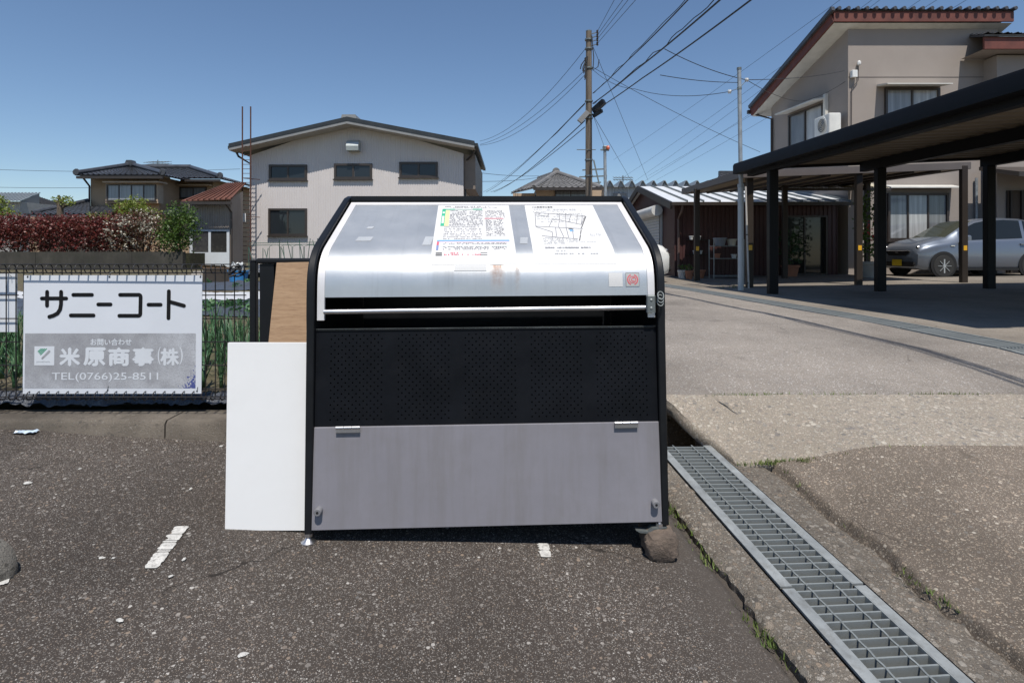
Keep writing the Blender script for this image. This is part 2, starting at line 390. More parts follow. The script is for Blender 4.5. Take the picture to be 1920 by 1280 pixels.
# painted parking marks (worn paint)
def mark(name, label, poly, cuts):
    t = thing(name, label, 'road marking', (poly[0][0], poly[0][1], lot(*poly[0])))
    (ax, ay), (bx, by), wd = poly[0], poly[1], poly[2]
    d = Vector((bx - ax, by - ay)); n = Vector((-d.y, d.x)).normalized() * wd / 2
    for k in range(len(cuts) - 1):
        a, b = cuts[k] + .006, cuts[k + 1] - .006; top = []; bot = []
        for q in range(13):
            s = a + (b - a) * q / 12; e = 1 if 0 < q < 12 else .75
            e1 = e * (.8 + .45 * noise.noise(Vector((s * 14, k, 1)))); e2 = e * (.8 + .45 * noise.noise(Vector((s * 14, k, 8))))
            for lst, sg, ee in ((top, 1, e1), (bot, -1, e2)):
                px, py = ax + d.x * s + n.x * sg * ee, ay + d.y * s + n.y * sg * ee
                lst.append((px, py, lot(px, py) + nz(px, py) + .005))
        m = MB(); L = len(top); m.add(top + bot, [(i, i + 1, L + i + 1, L + i) for i in range(L - 1)])
        m.build('paint_flake', MATS['paint_white'], t, world=True)
def onlot(u, v):
    a, c = (u - 960) / F, (v - HOR) / F; D = (CAMZ + .238) / (c - .055 * a + .09); return (a * D, D)
mark('painted_line', 'worn white painted dash on asphalt left of the blank white board', (onlot(282, 1067), onlot(342, 988), .058), [0, .36, .41, .58, .63, .79, 1])
mark('painted_line', 'scrap of white paint at the shadow edge under the bin front', (onlot(1024, 1046), onlot(1018, 1020), .05), [0, .5, 1])
mark('painted_line', 'white paint scrap beside the concrete wheel stop', (onlot(-40, 1103), onlot(18, 1088), .05), [0, .5, 1])

# ------------------------------------------------------------------ drain grates in the near channel
def gmat(y):
    o = Vector(((xl(y) + xr(y)) / 2, y, 0)); o.z = lot(o.x, y) + .026
    ey = Vector((-.1355, 1, .09 + .055 * .1355)).normalized(); ex = Vector((1, 0, -.055)); ex = (ex - ey * ex.dot(ey)).normalized()
    ez = ex.cross(ey); m = Matrix((ex, ey, ez)).transposed().to_4x4(); m.translation = o; return m
GW = .152
bar_me = MB().box(-GW + .036, GW - .036, -.0028, .0028, -.032, .0).mesh('grate_bar')
rim_me = {}
def grate(y0, y1, label):
    t = thing('drain_grate', label, 'drain grate', mat4=gmat(y0), group='galvanised grates along the near channel')
    L = (y1 - y0) * 1.013
    for s in (-1, 1):
        b = MB(); a, c = sorted((s * GW, s * (GW - .037)))
        b.box(a, c, 0, L - .004, -.005, .003); a, c = sorted((s * (GW - .037), s * (GW - .042))); b.box(a, c, 0, L - .004, -.035, .0025)
        b.build('side_rim', MATS['galv_rim'], t)
    n = int(L / .0345)
    for k in range(n):
        part_of('cross_bar', bar_me, MATS['galv'], t, loc=(0, .012 + k * (L - .028) / (n - 1), 0))
    for xx in (-.055, .048):
        pts = [(xx + .0015 * math.sin(i * 1.5), L * i / 120, .0005) for i in range(121)]
        MB().tube(pts, .0034, 5).build('twisted_rod', MATS['galv'], t)
grate(.2, 1.905, 'steel drain grate length running out from the joint toward open lot')
grate(1.91, 2.985, 'steel drain grate length whose end meets the dark channel hole behind the bin')

# far channel covers along the carport
yy = 3.45; k = 0
while yy < 14:
    L = 1.0 if yy < 9 else 2.0
    d = Vector((-.093, 1, 0)).normalized(); ex = Vector((d.y, -d.x, 0))
    zz = (zr(yy), zr(yy + L)); d3 = Vector((-.093 * L, L, zz[1] - zz[0])).normalized()
    m = Matrix((ex, d3, ex.cross(d3))).transposed().to_4x4(); m.translation = (xc(yy) + .01, yy, zz[0] + .006)
    t = thing('channel_cover', 'grey steel channel cover along the road edge beside the carport', 'drain cover', mat4=m, group='channel covers along the carport')
    MB().box(0, .03, 0, L - .01, -.05, .004).build('side_rim', MATS['galv'], t)
    MB().box(.31, .34, 0, L - .01, -.05, .004).build('side_rim', MATS['galv'], t)
    if yy < 9:
        b = MB().box(.034, .052, 0, L - .012, -.03, .0)
        me = b.mesh('slat')
        for q in range(9): part_of('slat', me, MATS['galv'], t, loc=(.031 * q, 0, 0))
        MB().box(.031, .309, .2, .215, -.034, -.004).build('cross_bar', MATS['galv'], t)
        MB().box(.031, .309, .7, .715, -.034, -.004).build('cross_bar', MATS['galv'], t)
    else:
        MB().box(.031, .309, .002, L - .014, -.04, .001).build('plate', MATS['galv_dark'], t)
    yy += L; k += 1
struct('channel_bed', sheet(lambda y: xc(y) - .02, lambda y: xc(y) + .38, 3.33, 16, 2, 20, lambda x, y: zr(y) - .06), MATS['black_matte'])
# ------------------------------------------------------------------ the collection bin
# stainless lid sheet with stains under the notices (local coordinates of the bin)
m, t, b, co = newmat('lid_steel')
sx = N(t, 'ShaderNodeSeparateXYZ'); t.links.new(co, sx.inputs[0])
mp = N(t, 'ShaderNodeMapping'); mp.inputs['Scale'].default_value = (.6, 30, 30); t.links.new(co, mp.inputs['Vector'])
grain = noise_t(t, mp.outputs[0], 8, 5, .7)
cl = noise_t(t, co, 6, 6, .65)
c = mixc(t, ramp(t, cl, [(.3, 0), (.7, 1)]), (.55,.575,.59), (.61,.63,.645))
mq = N(t, 'ShaderNodeMapping'); mq.inputs['Scale'].default_value = (26, 1.2, 1.2); t.links.new(co, mq.inputs['Vector'])
strk = noise_t(t, mq.outputs[0], 1.5, 5, .7)
low = mth(t, 'LESS_THAN', sx.outputs[2], 1.0)
def band(c0, wd, soft=.012):
    d = mth(t, 'ABSOLUTE', mth(t, 'SUBTRACT', sx.outputs[0], c0))
    mr = N(t, 'ShaderNodeMapRange'); mr.inputs[1].default_value = wd + soft; mr.inputs[2].default_value = wd
    t.links.new(d, mr.inputs[0]); return mr.outputs[0]
def fade(z0, z1):
    mr = N(t, 'ShaderNodeMapRange'); mr.inputs[1].default_value = z0; mr.inputs[2].default_value = z1
    t.links.new(sx.outputs[2], mr.inputs[0]); return mr.outputs[0]
rust1 = mth(t, 'MULTIPLY', mth(t, 'MULTIPLY', band(.035, .012, .02), fade(.86, .985)), mth(t, 'MULTIPLY', low, 1.0))
rust2 = mth(t, 'MULTIPLY', mth(t, 'MULTIPLY', band(.11, .003, .01), fade(.85, .98)), mth(t, 'MULTIPLY', low, .8))
grime = mth(t, 'MULTIPLY', mth(t, 'MULTIPLY', band(-.05, .15, .01), fade(.86, .97)), mth(t, 'MULTIPLY', low, mth(t, 'MULTIPLY', strk, .75)))
c = mixc(t, grime, c, (.30,.29,.27))
rn = ramp(t, noise_t(t, co, 60, 5, .7), [(.35, .3), (.65, 1)])
c = mixc(t, mth(t, 'MULTIPLY', rust1, rn), c, (.24,.10,.045)); c = mixc(t, mth(t, 'MULTIPLY', rust2, rn), c, (.15,.08,.05))
c = mixc(t, mth(t, 'MULTIPLY', ramp(t, strk, [(.55, 0), (.8, 1)]), .3), c, (.36,.36,.36))
t.links.new(c, b.inputs['Base Color']); t.links.new(mth(t, 'SUBTRACT', .7, mth(t, 'MULTIPLY', mth(t, 'MAXIMUM', rust1, rust2), .7), True), b.inputs['Metallic'])
t.links.new(mth(t, 'ADD', mth(t, 'MULTIPLY', cl, .14), .36, True), b.inputs['Roughness'])
bumped(t, b, mth(t, 'ADD', mth(t, 'MULTIPLY', grain, .6), noise_t(t, co, 90, 4)), .08, .002)
M('frame_steel', (.78,.76,.76), .45, .25, .06, 6, .03, 150)

BX, BY, BR = -.083, 2.06, R(2.4)
BM = Matrix.Translation((BX, BY, 0)) @ Matrix.Rotation(BR, 4, 'Z') @ Matrix.Rotation(R(-.25), 4, 'Y')
bin_ = thing('collection_bin', 'black steel garbage collection bin with curved silver lid on asphalt', 'garbage bin', mat4=BM)
BK = MATS['black_paint']
# lid profile in (y, z): from its lower lip over the bend to the top
LP = [(.040, .775), (.043, .86), (.046, .905)]
for k in range(1, 12):
    a = k / 12.0; q0, q1, q2 = (.046, .905), (.054, 1.003), (.155, 1.048)
    LP.append(((1-a)**2*q0[0] + 2*a*(1-a)*q1[0] + a*a*q2[0], (1-a)**2*q0[1] + 2*a*(1-a)*q1[1] + a*a*q2[1]))
LP += [(.155 + .425 * k / 6, 1.048 + .205 * k / 6) for k in range(7)]
def prof_at(s, off=0.0):
    acc = 0
    for (a, b) in zip(LP, LP[1:]):
        l = math.hypot(b[0]-a[0], b[1]-a[1])
        if acc + l >= s or b is LP[-1]:
            k = (s - acc) / l; n = (-(b[1]-a[1]) / l, (b[0]-a[0]) / l)
            return (a[0] + (b[0]-a[0])*k + n[0]*off, a[1] + (b[1]-a[1])*k + n[1]*off)
        acc += l
LL = sum(math.hypot(b[0]-a[0], b[1]-a[1]) for a, b in zip(LP, LP[1:]))
def lidpt(x, s, off=0.0): q = prof_at(s, off); return (x, q[0], q[1])
# side panels: thick black plates proud of the lid
def offp(o):
    pts = [(-.012, .02), (.006, .40), (.022, .74)]
    S = [.02 + (LL - .02) * k / 26 for k in range(27)]
    pts += [prof_at(s, o) for s in S]
    return pts
for s in (-1, 1):
    poly = offp(.02) + [(.63, 1.285), (.84, 1.285), (.86, 1.26), (.86, .02)]
    a, c_ = sorted((s * .629, s * .657)); o = MB().prism(poly, a, c_, 'x').build('side_panel', BK, bin_, smooth=30)
    bv = o.modifiers.new('bevel', 'BEVEL'); bv.width = .005; bv.segments = 2; bv.limit_method = 'ANGLE'; bv.angle_limit = R(50)
MB().box(-.628, .628, .585, .86, 1.258, 1.281).build('top_panel', BK, bin_)
MB().box(-.628, .628, .84, .855, .06, 1.257).build('back_panel', BK, bin_)
MB().box(-.628, .628, .03, .84, .05, .062).build('floor_panel', MATS['black_matte'], bin_)
MB().box(-.628, .628, .045, .075, .735, .742).build('front_lip', BK, bin_)
# lid
s0, s1 = .083, LL - .012
def strip(x0, x1, sa, sb, off, n=34, th=.003):
    secs = []
    for k in range(n + 1):
        s = sa + (sb - sa) * k / n
        secs.append([lidpt(x0, s, off), lidpt(x1, s, off), lidpt(x1, s, off - th), lidpt(x0, s, off - th)])
    return MB().loft(secs)
lid = strip(-.596, .596, s0, s1 - .03, 0).build('lid_sheet', MATS['lid_steel'], bin_, smooth=40)
for s in (-1, 1):
    a, c_ = sorted((s * .596, s * .622))
    strip(a, c_, .0, s1, .003, 44, .012).build('lid_frame', MATS['frame_steel'], bin_, smooth=40)
strip(-.5958, .5958, s1 - .032, s1, .0032, 2, .01).build('lid_frame', MATS['frame_steel'], bin_)
MB().tube([(-.596, .034, .806), (.597, .034, .812)], .0095, 14).build('handle_bar', MATS['steel'], bin_, smooth=40)
# latch on the right lid arm
la = MB().cbox(.585, .618, .012, .03, .795, .86, .004).build('latch_plate', MATS['galv_dark'], bin_)
for z in (.812, .842): MB().lathe((.601, .0135, z), [(.006, 0), (.005, -.003), (.002, -.0045)], 10, 'y').build('rivet', MATS['galv'], la)
for k in range(3):
    pts = [(.632 + .011 * math.cos(a), .005 + .006 * math.sin(a) - k * .003, .835 + .012 * k + .014 * math.sin(a)) for a in [i * math.pi / 6 for i in range(13)]]
    MB().tube(pts, .0024, 6).build('chain_link', MATS['galv_dark'], la)
# perforated front panel with real holes
PW, ZA, ZB = .628, .392, .740
def fp(x, z, o=0.0): return (x, -.003 + .052 * (z - .034) / .706 * 1.0 + o, z)
pm = MB(); cs = .0131; NC, NRW = 15, 24
fields = [-.606 + .026 + k * .2445 for k in range(5)]
z0 = ZB - .016 - NRW * cs
def quad(xa, xb, za, zb): pm.add([fp(xa, za), fp(xb, za), fp(xb, zb), fp(xa, zb)], [(0, 1, 2, 3)])
quad(-PW, PW, ZA, z0); quad(-PW, PW, z0 + NRW * cs, ZB)
xs = [-PW]
for fx in fields: xs += [fx, fx + NC * cs]
xs.append(PW)
for k in range(0, len(xs), 2): quad(xs[k], xs[k + 1], z0, z0 + NRW * cs)
for fx in fields:
    for i in range(NC):
        for j in range(NRW):
            xa, za = fx + i * cs, z0 + j * cs
            if (i + j) % 2: quad(xa, xa + cs, za, za + cs); continue
            h = cs / 2; cx, cz = xa + h, za + h; r = .0030
            out = [(h,0),(h,h),(0,h),(-h,h),(-h,0),(-h,-h),(0,-h),(h,-h)]
            vs_ = [fp(cx + a, cz + b_) for a, b_ in out] + [fp(cx + r * math.cos(q * math.pi/4), cz + r * math.sin(q * math.pi/4)) for q in range(8)]
            vs_ += [fp(cx + r * math.cos(q * math.pi/4), cz + r * math.sin(q * math.pi/4), .002) for q in range(8)]
            pm.add(vs_, [(q, (q+1)%8, 8+(q+1)%8, 8+q) for q in range(8)] + [(8+q, 8+(q+1)%8, 16+(q+1)%8, 16+q) for q in range(8)])
perf = pm.build('perforated_panel', MATS['panel_black'], bin_, fix=False)
MB().prism([(.045, .738), (.049, .738), (.049, .7425), (.045, .7425)], -PW, PW, 'x').build('worn_edge', MATS['galv_dark'], perf)
# lower flap
fl = MB(); fl.add([(-.633, -.010, .034), (.633, -.010, .034), (.628, .016, .392), (-.628, .016, .392),
                   (-.633, .004, .034), (.633, .004, .034), (.628, .028, .392), (-.628, .028, .392)],
                  [(0,1,2,3),(7,6,5,4),(0,4,5,1),(1,5,6,2),(2,6,7,3),(3,7,4,0)])
flap = fl.build('lower_flap', MATS['flap_grey'], bin_)
bv = flap.modifiers.new('bevel', 'BEVEL'); bv.width = .002; bv.segments = 2
M('knob_grey', (.18,.18,.19), .5)
for sx_ in (-1, 1):
    x = -.505 if sx_ < 0 else .505
    h = MB()
    for q in range(3): h.tube([(x - .043 + q * .029, .008, .392), (x - .043 + q * .029 + .027, .008, .392)], .0065, 10)
    h.box(x - .043, x + .043, .004, .01, .375, .391); h.build('hinge', MATS['steel'], flap, smooth=40)
    kx = .605 * sx_
    k = MB().lathe((kx, -.002, .105), [(.0135, 0), (.0135, -.024), (.0115, -.027)], 16, 'y').build('stop_knob', MATS['knob_grey'], flap, smooth=40)
    MB().lathe((kx, -.0292, .105), [(.0048, -.0004), (.0042, .0004)], 10, 'y').build('screw_hole', MATS['black_matte'], flap)
# feet
for fx, fy, fz in ((-.645, .0, -.045), (.625, .0, .005), (-.62, .8, .06), (.62, .8, .0)):
    gz = lot(BX + fx, BY + fy) if fx < 0 or fy > .5 else fz - .012
    f = MB(); f.tube([(fx, fy, .05), (fx, fy, gz + .012)], .008, 8); f.lathe((fx, fy, gz + .022), [(.014, 0), (.014, .012)], 6)
    f.lathe((fx, fy, gz), [(.026, 0), (.026, .004), (.014, .012), (.008, .02)], 16)
    f.build('adjuster_foot', MATS['steel'], bin_, smooth=40)
MB().prism([(.535, .006), (.55, -.003), (.585, -.006), (.60, .008), (.648, .012), (.648, .016), (.595, .013), (.58, 0.0), (.552, .004)], -.012, .02, 'y').build('foot_bracket', MATS['galv_dark'], bin_)

# notices on the lid, with their print
M('paper', (.64,.64,.635), .7, 0, .02, 5, .03, 40, spec=.12)
PRN = {k: M('print_' + k, c_, .6, 0, .05) for k, c_ in dict(green=(.05,.42,.25), yellow=(.75,.68,.35), blue=(.17,.38,.68), pink=(.78,.62,.72), red=(.62,.12,.18), grey=(.24,.24,.26), black=(.06,.06,.065), pale=(.66,.74,.80), rule=(.36,.37,.39), navy=(.2,.25,.45)).items()}
NS0, NS1 = .083 + .118, s1 - .034       # lower and upper edge of the notices along the lid
def on_sheet(x0, x1, lean):
    L = NS1 - NS0
    def f(a, b_, off=.0022):                 # a 0..1 across, b 0..1 from the top
        s = NS1 - b_ * L; return lidpt(x0 + a * (x1 - x0) + lean * (1 - b_), s, off)
    return f
def notice(name, label, x0, x1, lean):
    f = on_sheet(x0, x1, lean); mb = MB().grid(lambda i, j: f(i, j, .0013), 1, 26)
    o = mb.build(name, MATS['paper'], bin_, smooth=True); o['label'] = label
    return o, f
def rects(f, lst, name, mat, parent, off=.0022):
    mb = MB()
    for a0, b0, a1, b1 in lst:
        n = max(1, int((b1 - b0) / .04))
        mb.grid(lambda i, j: f(a0 + (a1-a0)*i, b0 + (b1-b0)*j, off), 1, n)
    return mb.build(name, mat, parent)
def dashes(f, lst, name, mat, parent, seed=1, off=.0024):
    """lines of print too small to read: (a0, a1, b, height, stroke length)"""
    r = random.Random(seed); out = []
    for a0, a1, b0, h, l in lst:
        a = a0
        while a < a1:
            ln = l * r.uniform(.5, 1.5)
            if r.random() < .7: out.append((a, b0 + h * r.uniform(-.1, .15), min(a1, a + ln * .72), b0 + h * r.uniform(.8, 1)))
            a += ln
    o = rects(f, out, name, mat, parent, off); o['kind'] = 'stuff'; return o
nA, fA = notice('notice_sheet', 'white collection calendar sheet with green and blue tables', -.212, .108, -.012)
rects(fA, [(.075, .085, .62, .105), (.065, .085, .115, .44)], 'green_table_head', PRN['green'], nA)
rects(fA, [(.115, .115, .17, .44)], 'yellow_column', PRN['yellow'], nA, .0023)
for q in ((.075, .15, .105, .185), (.075, .24, .105, .39), (.24, .088, .49, .103)): rects(fA, [q], 'white_box', MATS['paper'], nA, .0026)
rects(fA, [(.05, .70, .94, .722)], 'blue_table_head', PRN['blue'], nA)
rects(fA, [(.08, .727, .94, .742)], 'pink_row', PRN['pink'], nA)
rects(fA, [(.08, .79, .94, .808)], 'pale_row', PRN['pale'], nA)
rects(fA, [(.05, .728, .077, .785)], 'red_mark', PRN['red'], nA); rects(fA, [(.05, .79, .077, .86)], 'navy_mark', PRN['navy'], nA)
rl = [(.17 + k * .0567, .112, .1715 + k * .0567, .44) for k in range(9)] + [(.115, .115 + k * .0271, .63, .1165 + k * .0271) for k in range(13)]
rl += [(.65, .30, .652, .63), (.755, .30, .757, .63), (.90, .30, .902, .63), (.65, .30, .90, .302), (.65, .628, .9, .63)]
rects(fA, rl, 'table_rule', PRN['rule'], nA)
rects(fA, [(.645, .285, .90, .298)], 'red_heading', PRN['red'], nA)
dl = [(.18, .62, .122 + k * .0271, .012, .028) for k in range(12)] + [(.66, .745, .315 + k * .021, .012, .03) for k in range(15)] + [(.765, .89, .315 + k * .021, .012, .03) for k in range(15)]
dl += [(.1, .72, .025, .022, .022), (.18, .85, .058, .012, .016), (.66, .9, .12, .01, .02)] + [(.66, .92, .14 + k * .024, .012, .018) for k in range(6)]
dl += [(.12, .6, .455 + k * .031, .014, .017) for k in range(8)] + [(.13, .9, .75 + k * .017, .01, .02) for k in range(2)] + [(.13, .9, .81 + k * .017, .01, .02) for k in range(3)]
dashes(fA, dl, 'fine_print', PRN['grey'], nA, 3)
rects(fA, [(.05, .888, .125, .9), (.05, .908, .125, .92), (.58, .888, .66, .893), (.58, .91, .66, .915)], 'stamp_box', PRN['black'], nA)
dashes(fA, [(.15, .32, .888, .012, .02), (.15, .58, .905, .012, .018)], 'footer_print', PRN['red'], nA, 5)
nB, fB = notice('notice_sheet', 'white sheet with a printed neighbourhood map', .172, .486, -.004)
def lines(f, lst, wd, name, mat, parent, off=.0024):
    mb = MB()
    for a0, b0, a1, b1 in lst:
        dx, dy = a1 - a0, (b1 - b0) * 1.25; l = math.hypot(dx, dy); nx, ny = -dy / l * wd, dx / l * wd / 1.25
        n = max(1, int(abs(b1 - b0) / .05))
        mb.grid(lambda i, j: f(a0 + (a1-a0)*j + nx*(i-.5), b0 + (b1-b0)*j + ny*(i-.5), off), 1, n)
    return mb.build(name, mat, parent)
ml = [(.13,.17,.10,.45),(.10,.45,.72,.50),(.12,.17,.82,.24),(.82,.24,.72,.42),(.12,.22,.30,.25),(.30,.25,.32,.18),(.28,.45,.35,.31),(.35,.31,.42,.32),(.42,.32,.72,.42),
      (.40,.47,.48,.19),(.50,.48,.56,.18),(.56,.37,.64,.19),(.66,.40,.72,.21),(.72,.41,.79,.225),(.10,.46,.30,.56),(.30,.56,.29,.64),(.36,.47,.34,.64),(.41,.48,.43,.65),(.50,.49,.49,.66),(.58,.49,.55,.68),(.15,.63,.60,.69),(.20,.17,.17,.23),(.44,.185,.45,.23)]
lines(fB, ml, .0085, 'map_line', PRN['grey'], nB)
lines(fB, [(.83, .25, .70, .49), (.69, .52, .66, .60), (.655, .615, .615, .72)], .012, 'railway_line', PRN['black'], nB)
dl = [(.12, .74, .09 + 0, .014, .03)] + [(.3, .8, .115, .01, .02), (.10, .62, .145, .01, .02)] + [(.16, .42, .66 + k * .017, .008, .02) for k in range(7)] + [(.45, .6, .68 + k * .02, .008, .02) for k in range(4)]
dl += [(.14, .80, .19 + k * .034, .006, .04) for k in range(6)] + [(.62, .82, .74, .008, .02), (.76, .92, .60, .01, .02), (.76, .92, .62, .01, .02)]
dl += [(.16, .72, .825, .02, .026), (.22, .4, .87, .012, .02), (.25, .8, .9, .012, .024)]
dashes(fB, dl, 'fine_print', PRN['rule'], nB, 9)
dashes(fB, [(.16, .72, .825, .02, .026)], 'bold_print', PRN['grey'], nB, 9, .0027)
rects(fB, [(.535, .515, .585, .55)], 'blue_spot', PRN['blue'], nB); rects(fB, [(.525, .495, .59, .508)], 'spot_caption', PRN['black'], nB)
def lidtext(f, body, a0, a1, b0, b1, name, mat, parent, bold=.012):
    vs_, fs = fit_text(body, 0, 1, 0, 1, bold); mb = MB()
    mb.add([f(a0 + (a1-a0)*p[0], b1 + (b0-b1)*p[1], .0025) for p in vs_], fs); return mb.build(name, mat, parent, fix=False)
lidtext(fB, 'ごみ集積場位置図', .10, .40, .032, .066, 'title_print', PRN['black'], nB)
# small stickers on the lid front
def sticker(name, label, xa, xb, sa, sb, mat):
    o = MB().grid(lambda i, j: lidpt(xa + (xb-xa)*i, sa + (sb-sa)*j, .0012), 1, 8).build(name, mat, bin_, smooth=True); o['label'] = label; return o
sticker('sticker', 'plain white square sticker', .451, .503, .115, .167, MATS['paper'])
rd = sticker('sticker', 'grey square sticker with red ring emblem', .515, .566, .115, .167, M('sticker_grey', (.42,.43,.42), .5))
strip_bits = sticker('label_remnant', 'torn white label strip below the calendar', -.125, -.005, .178, .203, MATS['paper'])
PR2 = M('print_emblem', (.62,.12,.14), .5)
def arc(cx, cs_, r0, r1, a0, a1, mb):
    n = 14
    mb.grid(lambda i, j: lidpt(cx + (r0+(r1-r0)*i)*math.cos(a0+(a1-a0)*j), cs_ + (r0+(r1-r0)*i)*math.sin(a0+(a1-a0)*j), .0018), 1, n)
e = MB(); cx, cs2 = .5405, .141
arc(cx, cs2, .0165, .021, R(-70), R(70), e); arc(cx, cs2, .0165, .021, R(110), R(250), e); arc(cx, cs2, .0105, .0135, R(-200), R(150), e)
e.build('emblem', PR2, rd)
e = MB(); arc(cx + .002, cs2, .0045, .0078, R(45), R(315), e); e.build('emblem_letter', PR2, rd)
for k in range(4):
    e = MB(); q = [(.515,.115,.566,.1165),(.515,.1655,.566,.167),(.515,.1165,.5165,.1655),(.5645,.1165,.566,.1655)][k]
    e.grid(lambda i, j: lidpt(q[0]+(q[2]-q[0])*i, q[1]+(q[3]-q[1])*j, .0018), 1, 6).build('sticker_border', PRN['grey'], rd)
M('residue', (.60,.62,.63), .5, .55)
for xa, xb, sa, sb in ((-.52, -.46, .36, .40), (-.255, -.222, .32, .40), (.125, .155, .33, .39), (-.50, -.475, .48, .505)):
    o = MB().grid(lambda i, j: lidpt(xa + (xb-xa)*i + .006*j, sa + (sb-sa)*j, .0011), 1, 4).build('tape_residue', MATS['residue'], bin_)

# block under the right foot
blk = MB(); secs = []
fxw = (BM @ Vector((.612, .0, 0)))
for k in range(17):
    y = fxw.y - .065 + .16 * k / 16; e = .86 if k in (0, 16) else 1; row = []
    for q in range(28):
        a = 2 * math.pi * q / 28; ca, sa = math.cos(a), math.sin(a)
        rx = .056 * e * (abs(ca) ** .6) * (1 if ca >= 0 else -1); rz_ = .047 * e * (abs(sa) ** .6) * (1 if sa >= 0 else -1)
        j = .013 * noise.noise(Vector((ca * 2.6, sa * 2.6, k * .5)))
        row.append((fxw.x + rx + j * ca + .01, y, lot(fxw.x, fxw.y) + .042 + rz_ + j * sa))
    secs.append(row)
wb = blk.loft(secs).build('wood_block', MATS['wood_grey'], None, smooth=50)
setp(wb, 'weathered grey timber offcut propping the right front foot of the bin', 'wood block')
# ------------------------------------------------------------------ things left of the bin
def lean_frame(x0, x1, y, z0, z1, dy):    # matrix of an upright sheet leaning back by dy over its height
    pass
bz = lot(-.9, 2.09)
wbd = thing('blank_board', 'blank bright white upright board standing left of the bin', 'board', (-.9, 2.09, bz))
b = MB(); b.add([(-.150, -.008, .004), (.150, -.008, .004), (.150, .012, .686), (-.150, .012, .686), (-.150, .006, .004), (.150, .006, .004), (.150, .026, .686), (-.150, .026, .686)],
                [(0,1,2,3),(7,6,5,4),(0,4,5,1),(1,5,6,2),(2,6,7,3),(3,7,4,0)]); b.build('panel', MATS['white_sheet'], wbd)
M('dark_green', (.012,.03,.022), .5)
for x in (-.095, .11):
    MB().prism([(.0, -.004), (.19, -.004), (.19, .010), (.04, .016), (.022, .3), (.015, .3), (.012, .012), (.0, .0105)], x - .014, x + .014, 'x').build('stand_leg', MATS['dark_green'], wbd)
# plywood sheet
m, t, bs, co = newmat('plywood')
mp = N(t, 'ShaderNodeMapping'); mp.inputs['Scale'].default_value = (3, 3, 42); t.links.new(co, mp.inputs['Vector'])
g = noise_t(t, mp.outputs[0], 2.4, 8, .72)
mp2 = N(t, 'ShaderNodeMapping'); mp2.inputs['Scale'].default_value = (22, 22, 260); t.links.new(co, mp2.inputs['Vector'])
c = mixc(t, ramp(t, g, [(.3, 0), (.7, 1)]), (.30,.185,.105), (.46,.31,.19))
c = mixc(t, mth(t, 'MULTIPLY', ramp(t, noise_t(t, mp2.outputs[0], 1, 3), [(.55, 0), (.68, 1)]), .55), c, (.20,.12,.07))
t.links.new(c, bs.inputs['Base Color']); bs.inputs['Roughness'].default_value = .75; bumped(t, bs, g, .15, .004)
pz = lot(-1.0, 2.5)
ply = MB(); ply.add([(-1.13, 2.50, pz), (-.80, 2.50, pz), (-.79, 2.655, .978), (-1.098, 2.655, .972), (-1.13, 2.512, pz), (-.80, 2.512, pz), (-.79, 2.667, .978), (-1.098, 2.667, .972)],
        [(0,1,2,3),(7,6,5,4),(0,4,5,1),(1,5,6,2),(2,6,7,3),(3,7,4,0)])
o = ply.build('plywood_sheet', MATS['plywood']); setp(o, 'tan plywood sheet leaning between the bin and the black steel frame', 'plywood')
# black frame behind it
fr = thing('black_fence_frame', 'black steel panel frame standing behind the plywood sheet', 'frame', (-1.2, 2.72, lot(-1.2, 2.72)))
zb = lot(-1.2, 2.72)
MB().box(-1.197, -1.130, 2.70, 2.745, zb, .965).build('post', BK, fr, world=True)
o = MB().box(-1.212, -.80, 2.69, 2.75, .966, .992).build('top_rail', BK, fr, world=True)
bv = o.modifiers.new('bevel', 'BEVEL'); bv.width = .008; bv.segments = 2
MB().box(-1.129, -.81, 2.715, 2.73, zb + .05, .965).build('panel', MATS['black_matte'], fr, world=True)

# ------------------------------------------------------------------ mesh fence
FY = 2.92; FT, FB = .958, .268
WB = MATS['wire_black']
wire_pts = []
rr = .022
for k in range(11):                                  # lower loop
    a = -math.pi/2 + math.pi * 1.6 * k / 10; wire_pts.append((0, -rr + rr * math.cos(a + math.pi/2 * 0) * 1.0, FB + rr + rr * math.sin(a) ))
low = [(0, -rr - rr * math.cos(a), FB + rr + rr * math.sin(a)) for a in [math.pi * (.75 + 1.25 * k / 10) - math.pi for k in range(11)]]
up = [(0, -rr + rr * math.cos(a), FT - rr + rr * math.sin(a)) for a in [math.pi * 1.7 * k / 14 for k in range(15)]]
dn = [(0, -rr + rr * math.cos(a), FB + rr - rr * math.sin(a)) for a in [math.pi * 1.7 * (14 - k) / 14 for k in range(15)]]
wire_me = MB().tube(dn + up, .0028, 5).mesh('vertical_wire')
def fence(xa, xb, label, posts):
    t = thing('mesh_fence', label, 'fence', (xa, FY, .2), group='black wire fence panels on the kerb')
    n = int(round((xb - xa) / .05))
    for k in range(n + 1):
        part_of('vertical_wire', wire_me, WB, t, loc=(.0 + k * (xb - xa) / n, 0, -.2))
    for z in (FT, FT - .022 * 2, .80, .68, .56, .44, .32, FB + .044, FB):
        MB().tube([(xa - .01, FY + .003, z), (xb + .01, FY + .003, z)], .003, 5).build('horizontal_wire', WB, t, world=True)
    for z in (FT - .022, FB + .022):
        MB().tube([(xa - .01, FY - .046, z), (xb + .01, FY - .046, z)], .003, 5).build('horizontal_wire', WB, t, world=True)
    for x in posts:
        p = MB().cbox(x - .017, x + .017, FY + .008, FY + .042, .15, FT + .015, .005).build('post', BK, t, world=True)
        MB().cbox(x - .019, x + .019, FY + .006, FY + .044, FT + .0155, FT + .024, .004).build('cap', BK, p, world=True)
    return t
fence(-2.505, -1.375, 'black wire mesh fence panel carrying the large white sign', [-1.335])
fence(-4.6, -2.545, 'black wire mesh fence panel behind which a plain white sign hangs', [])
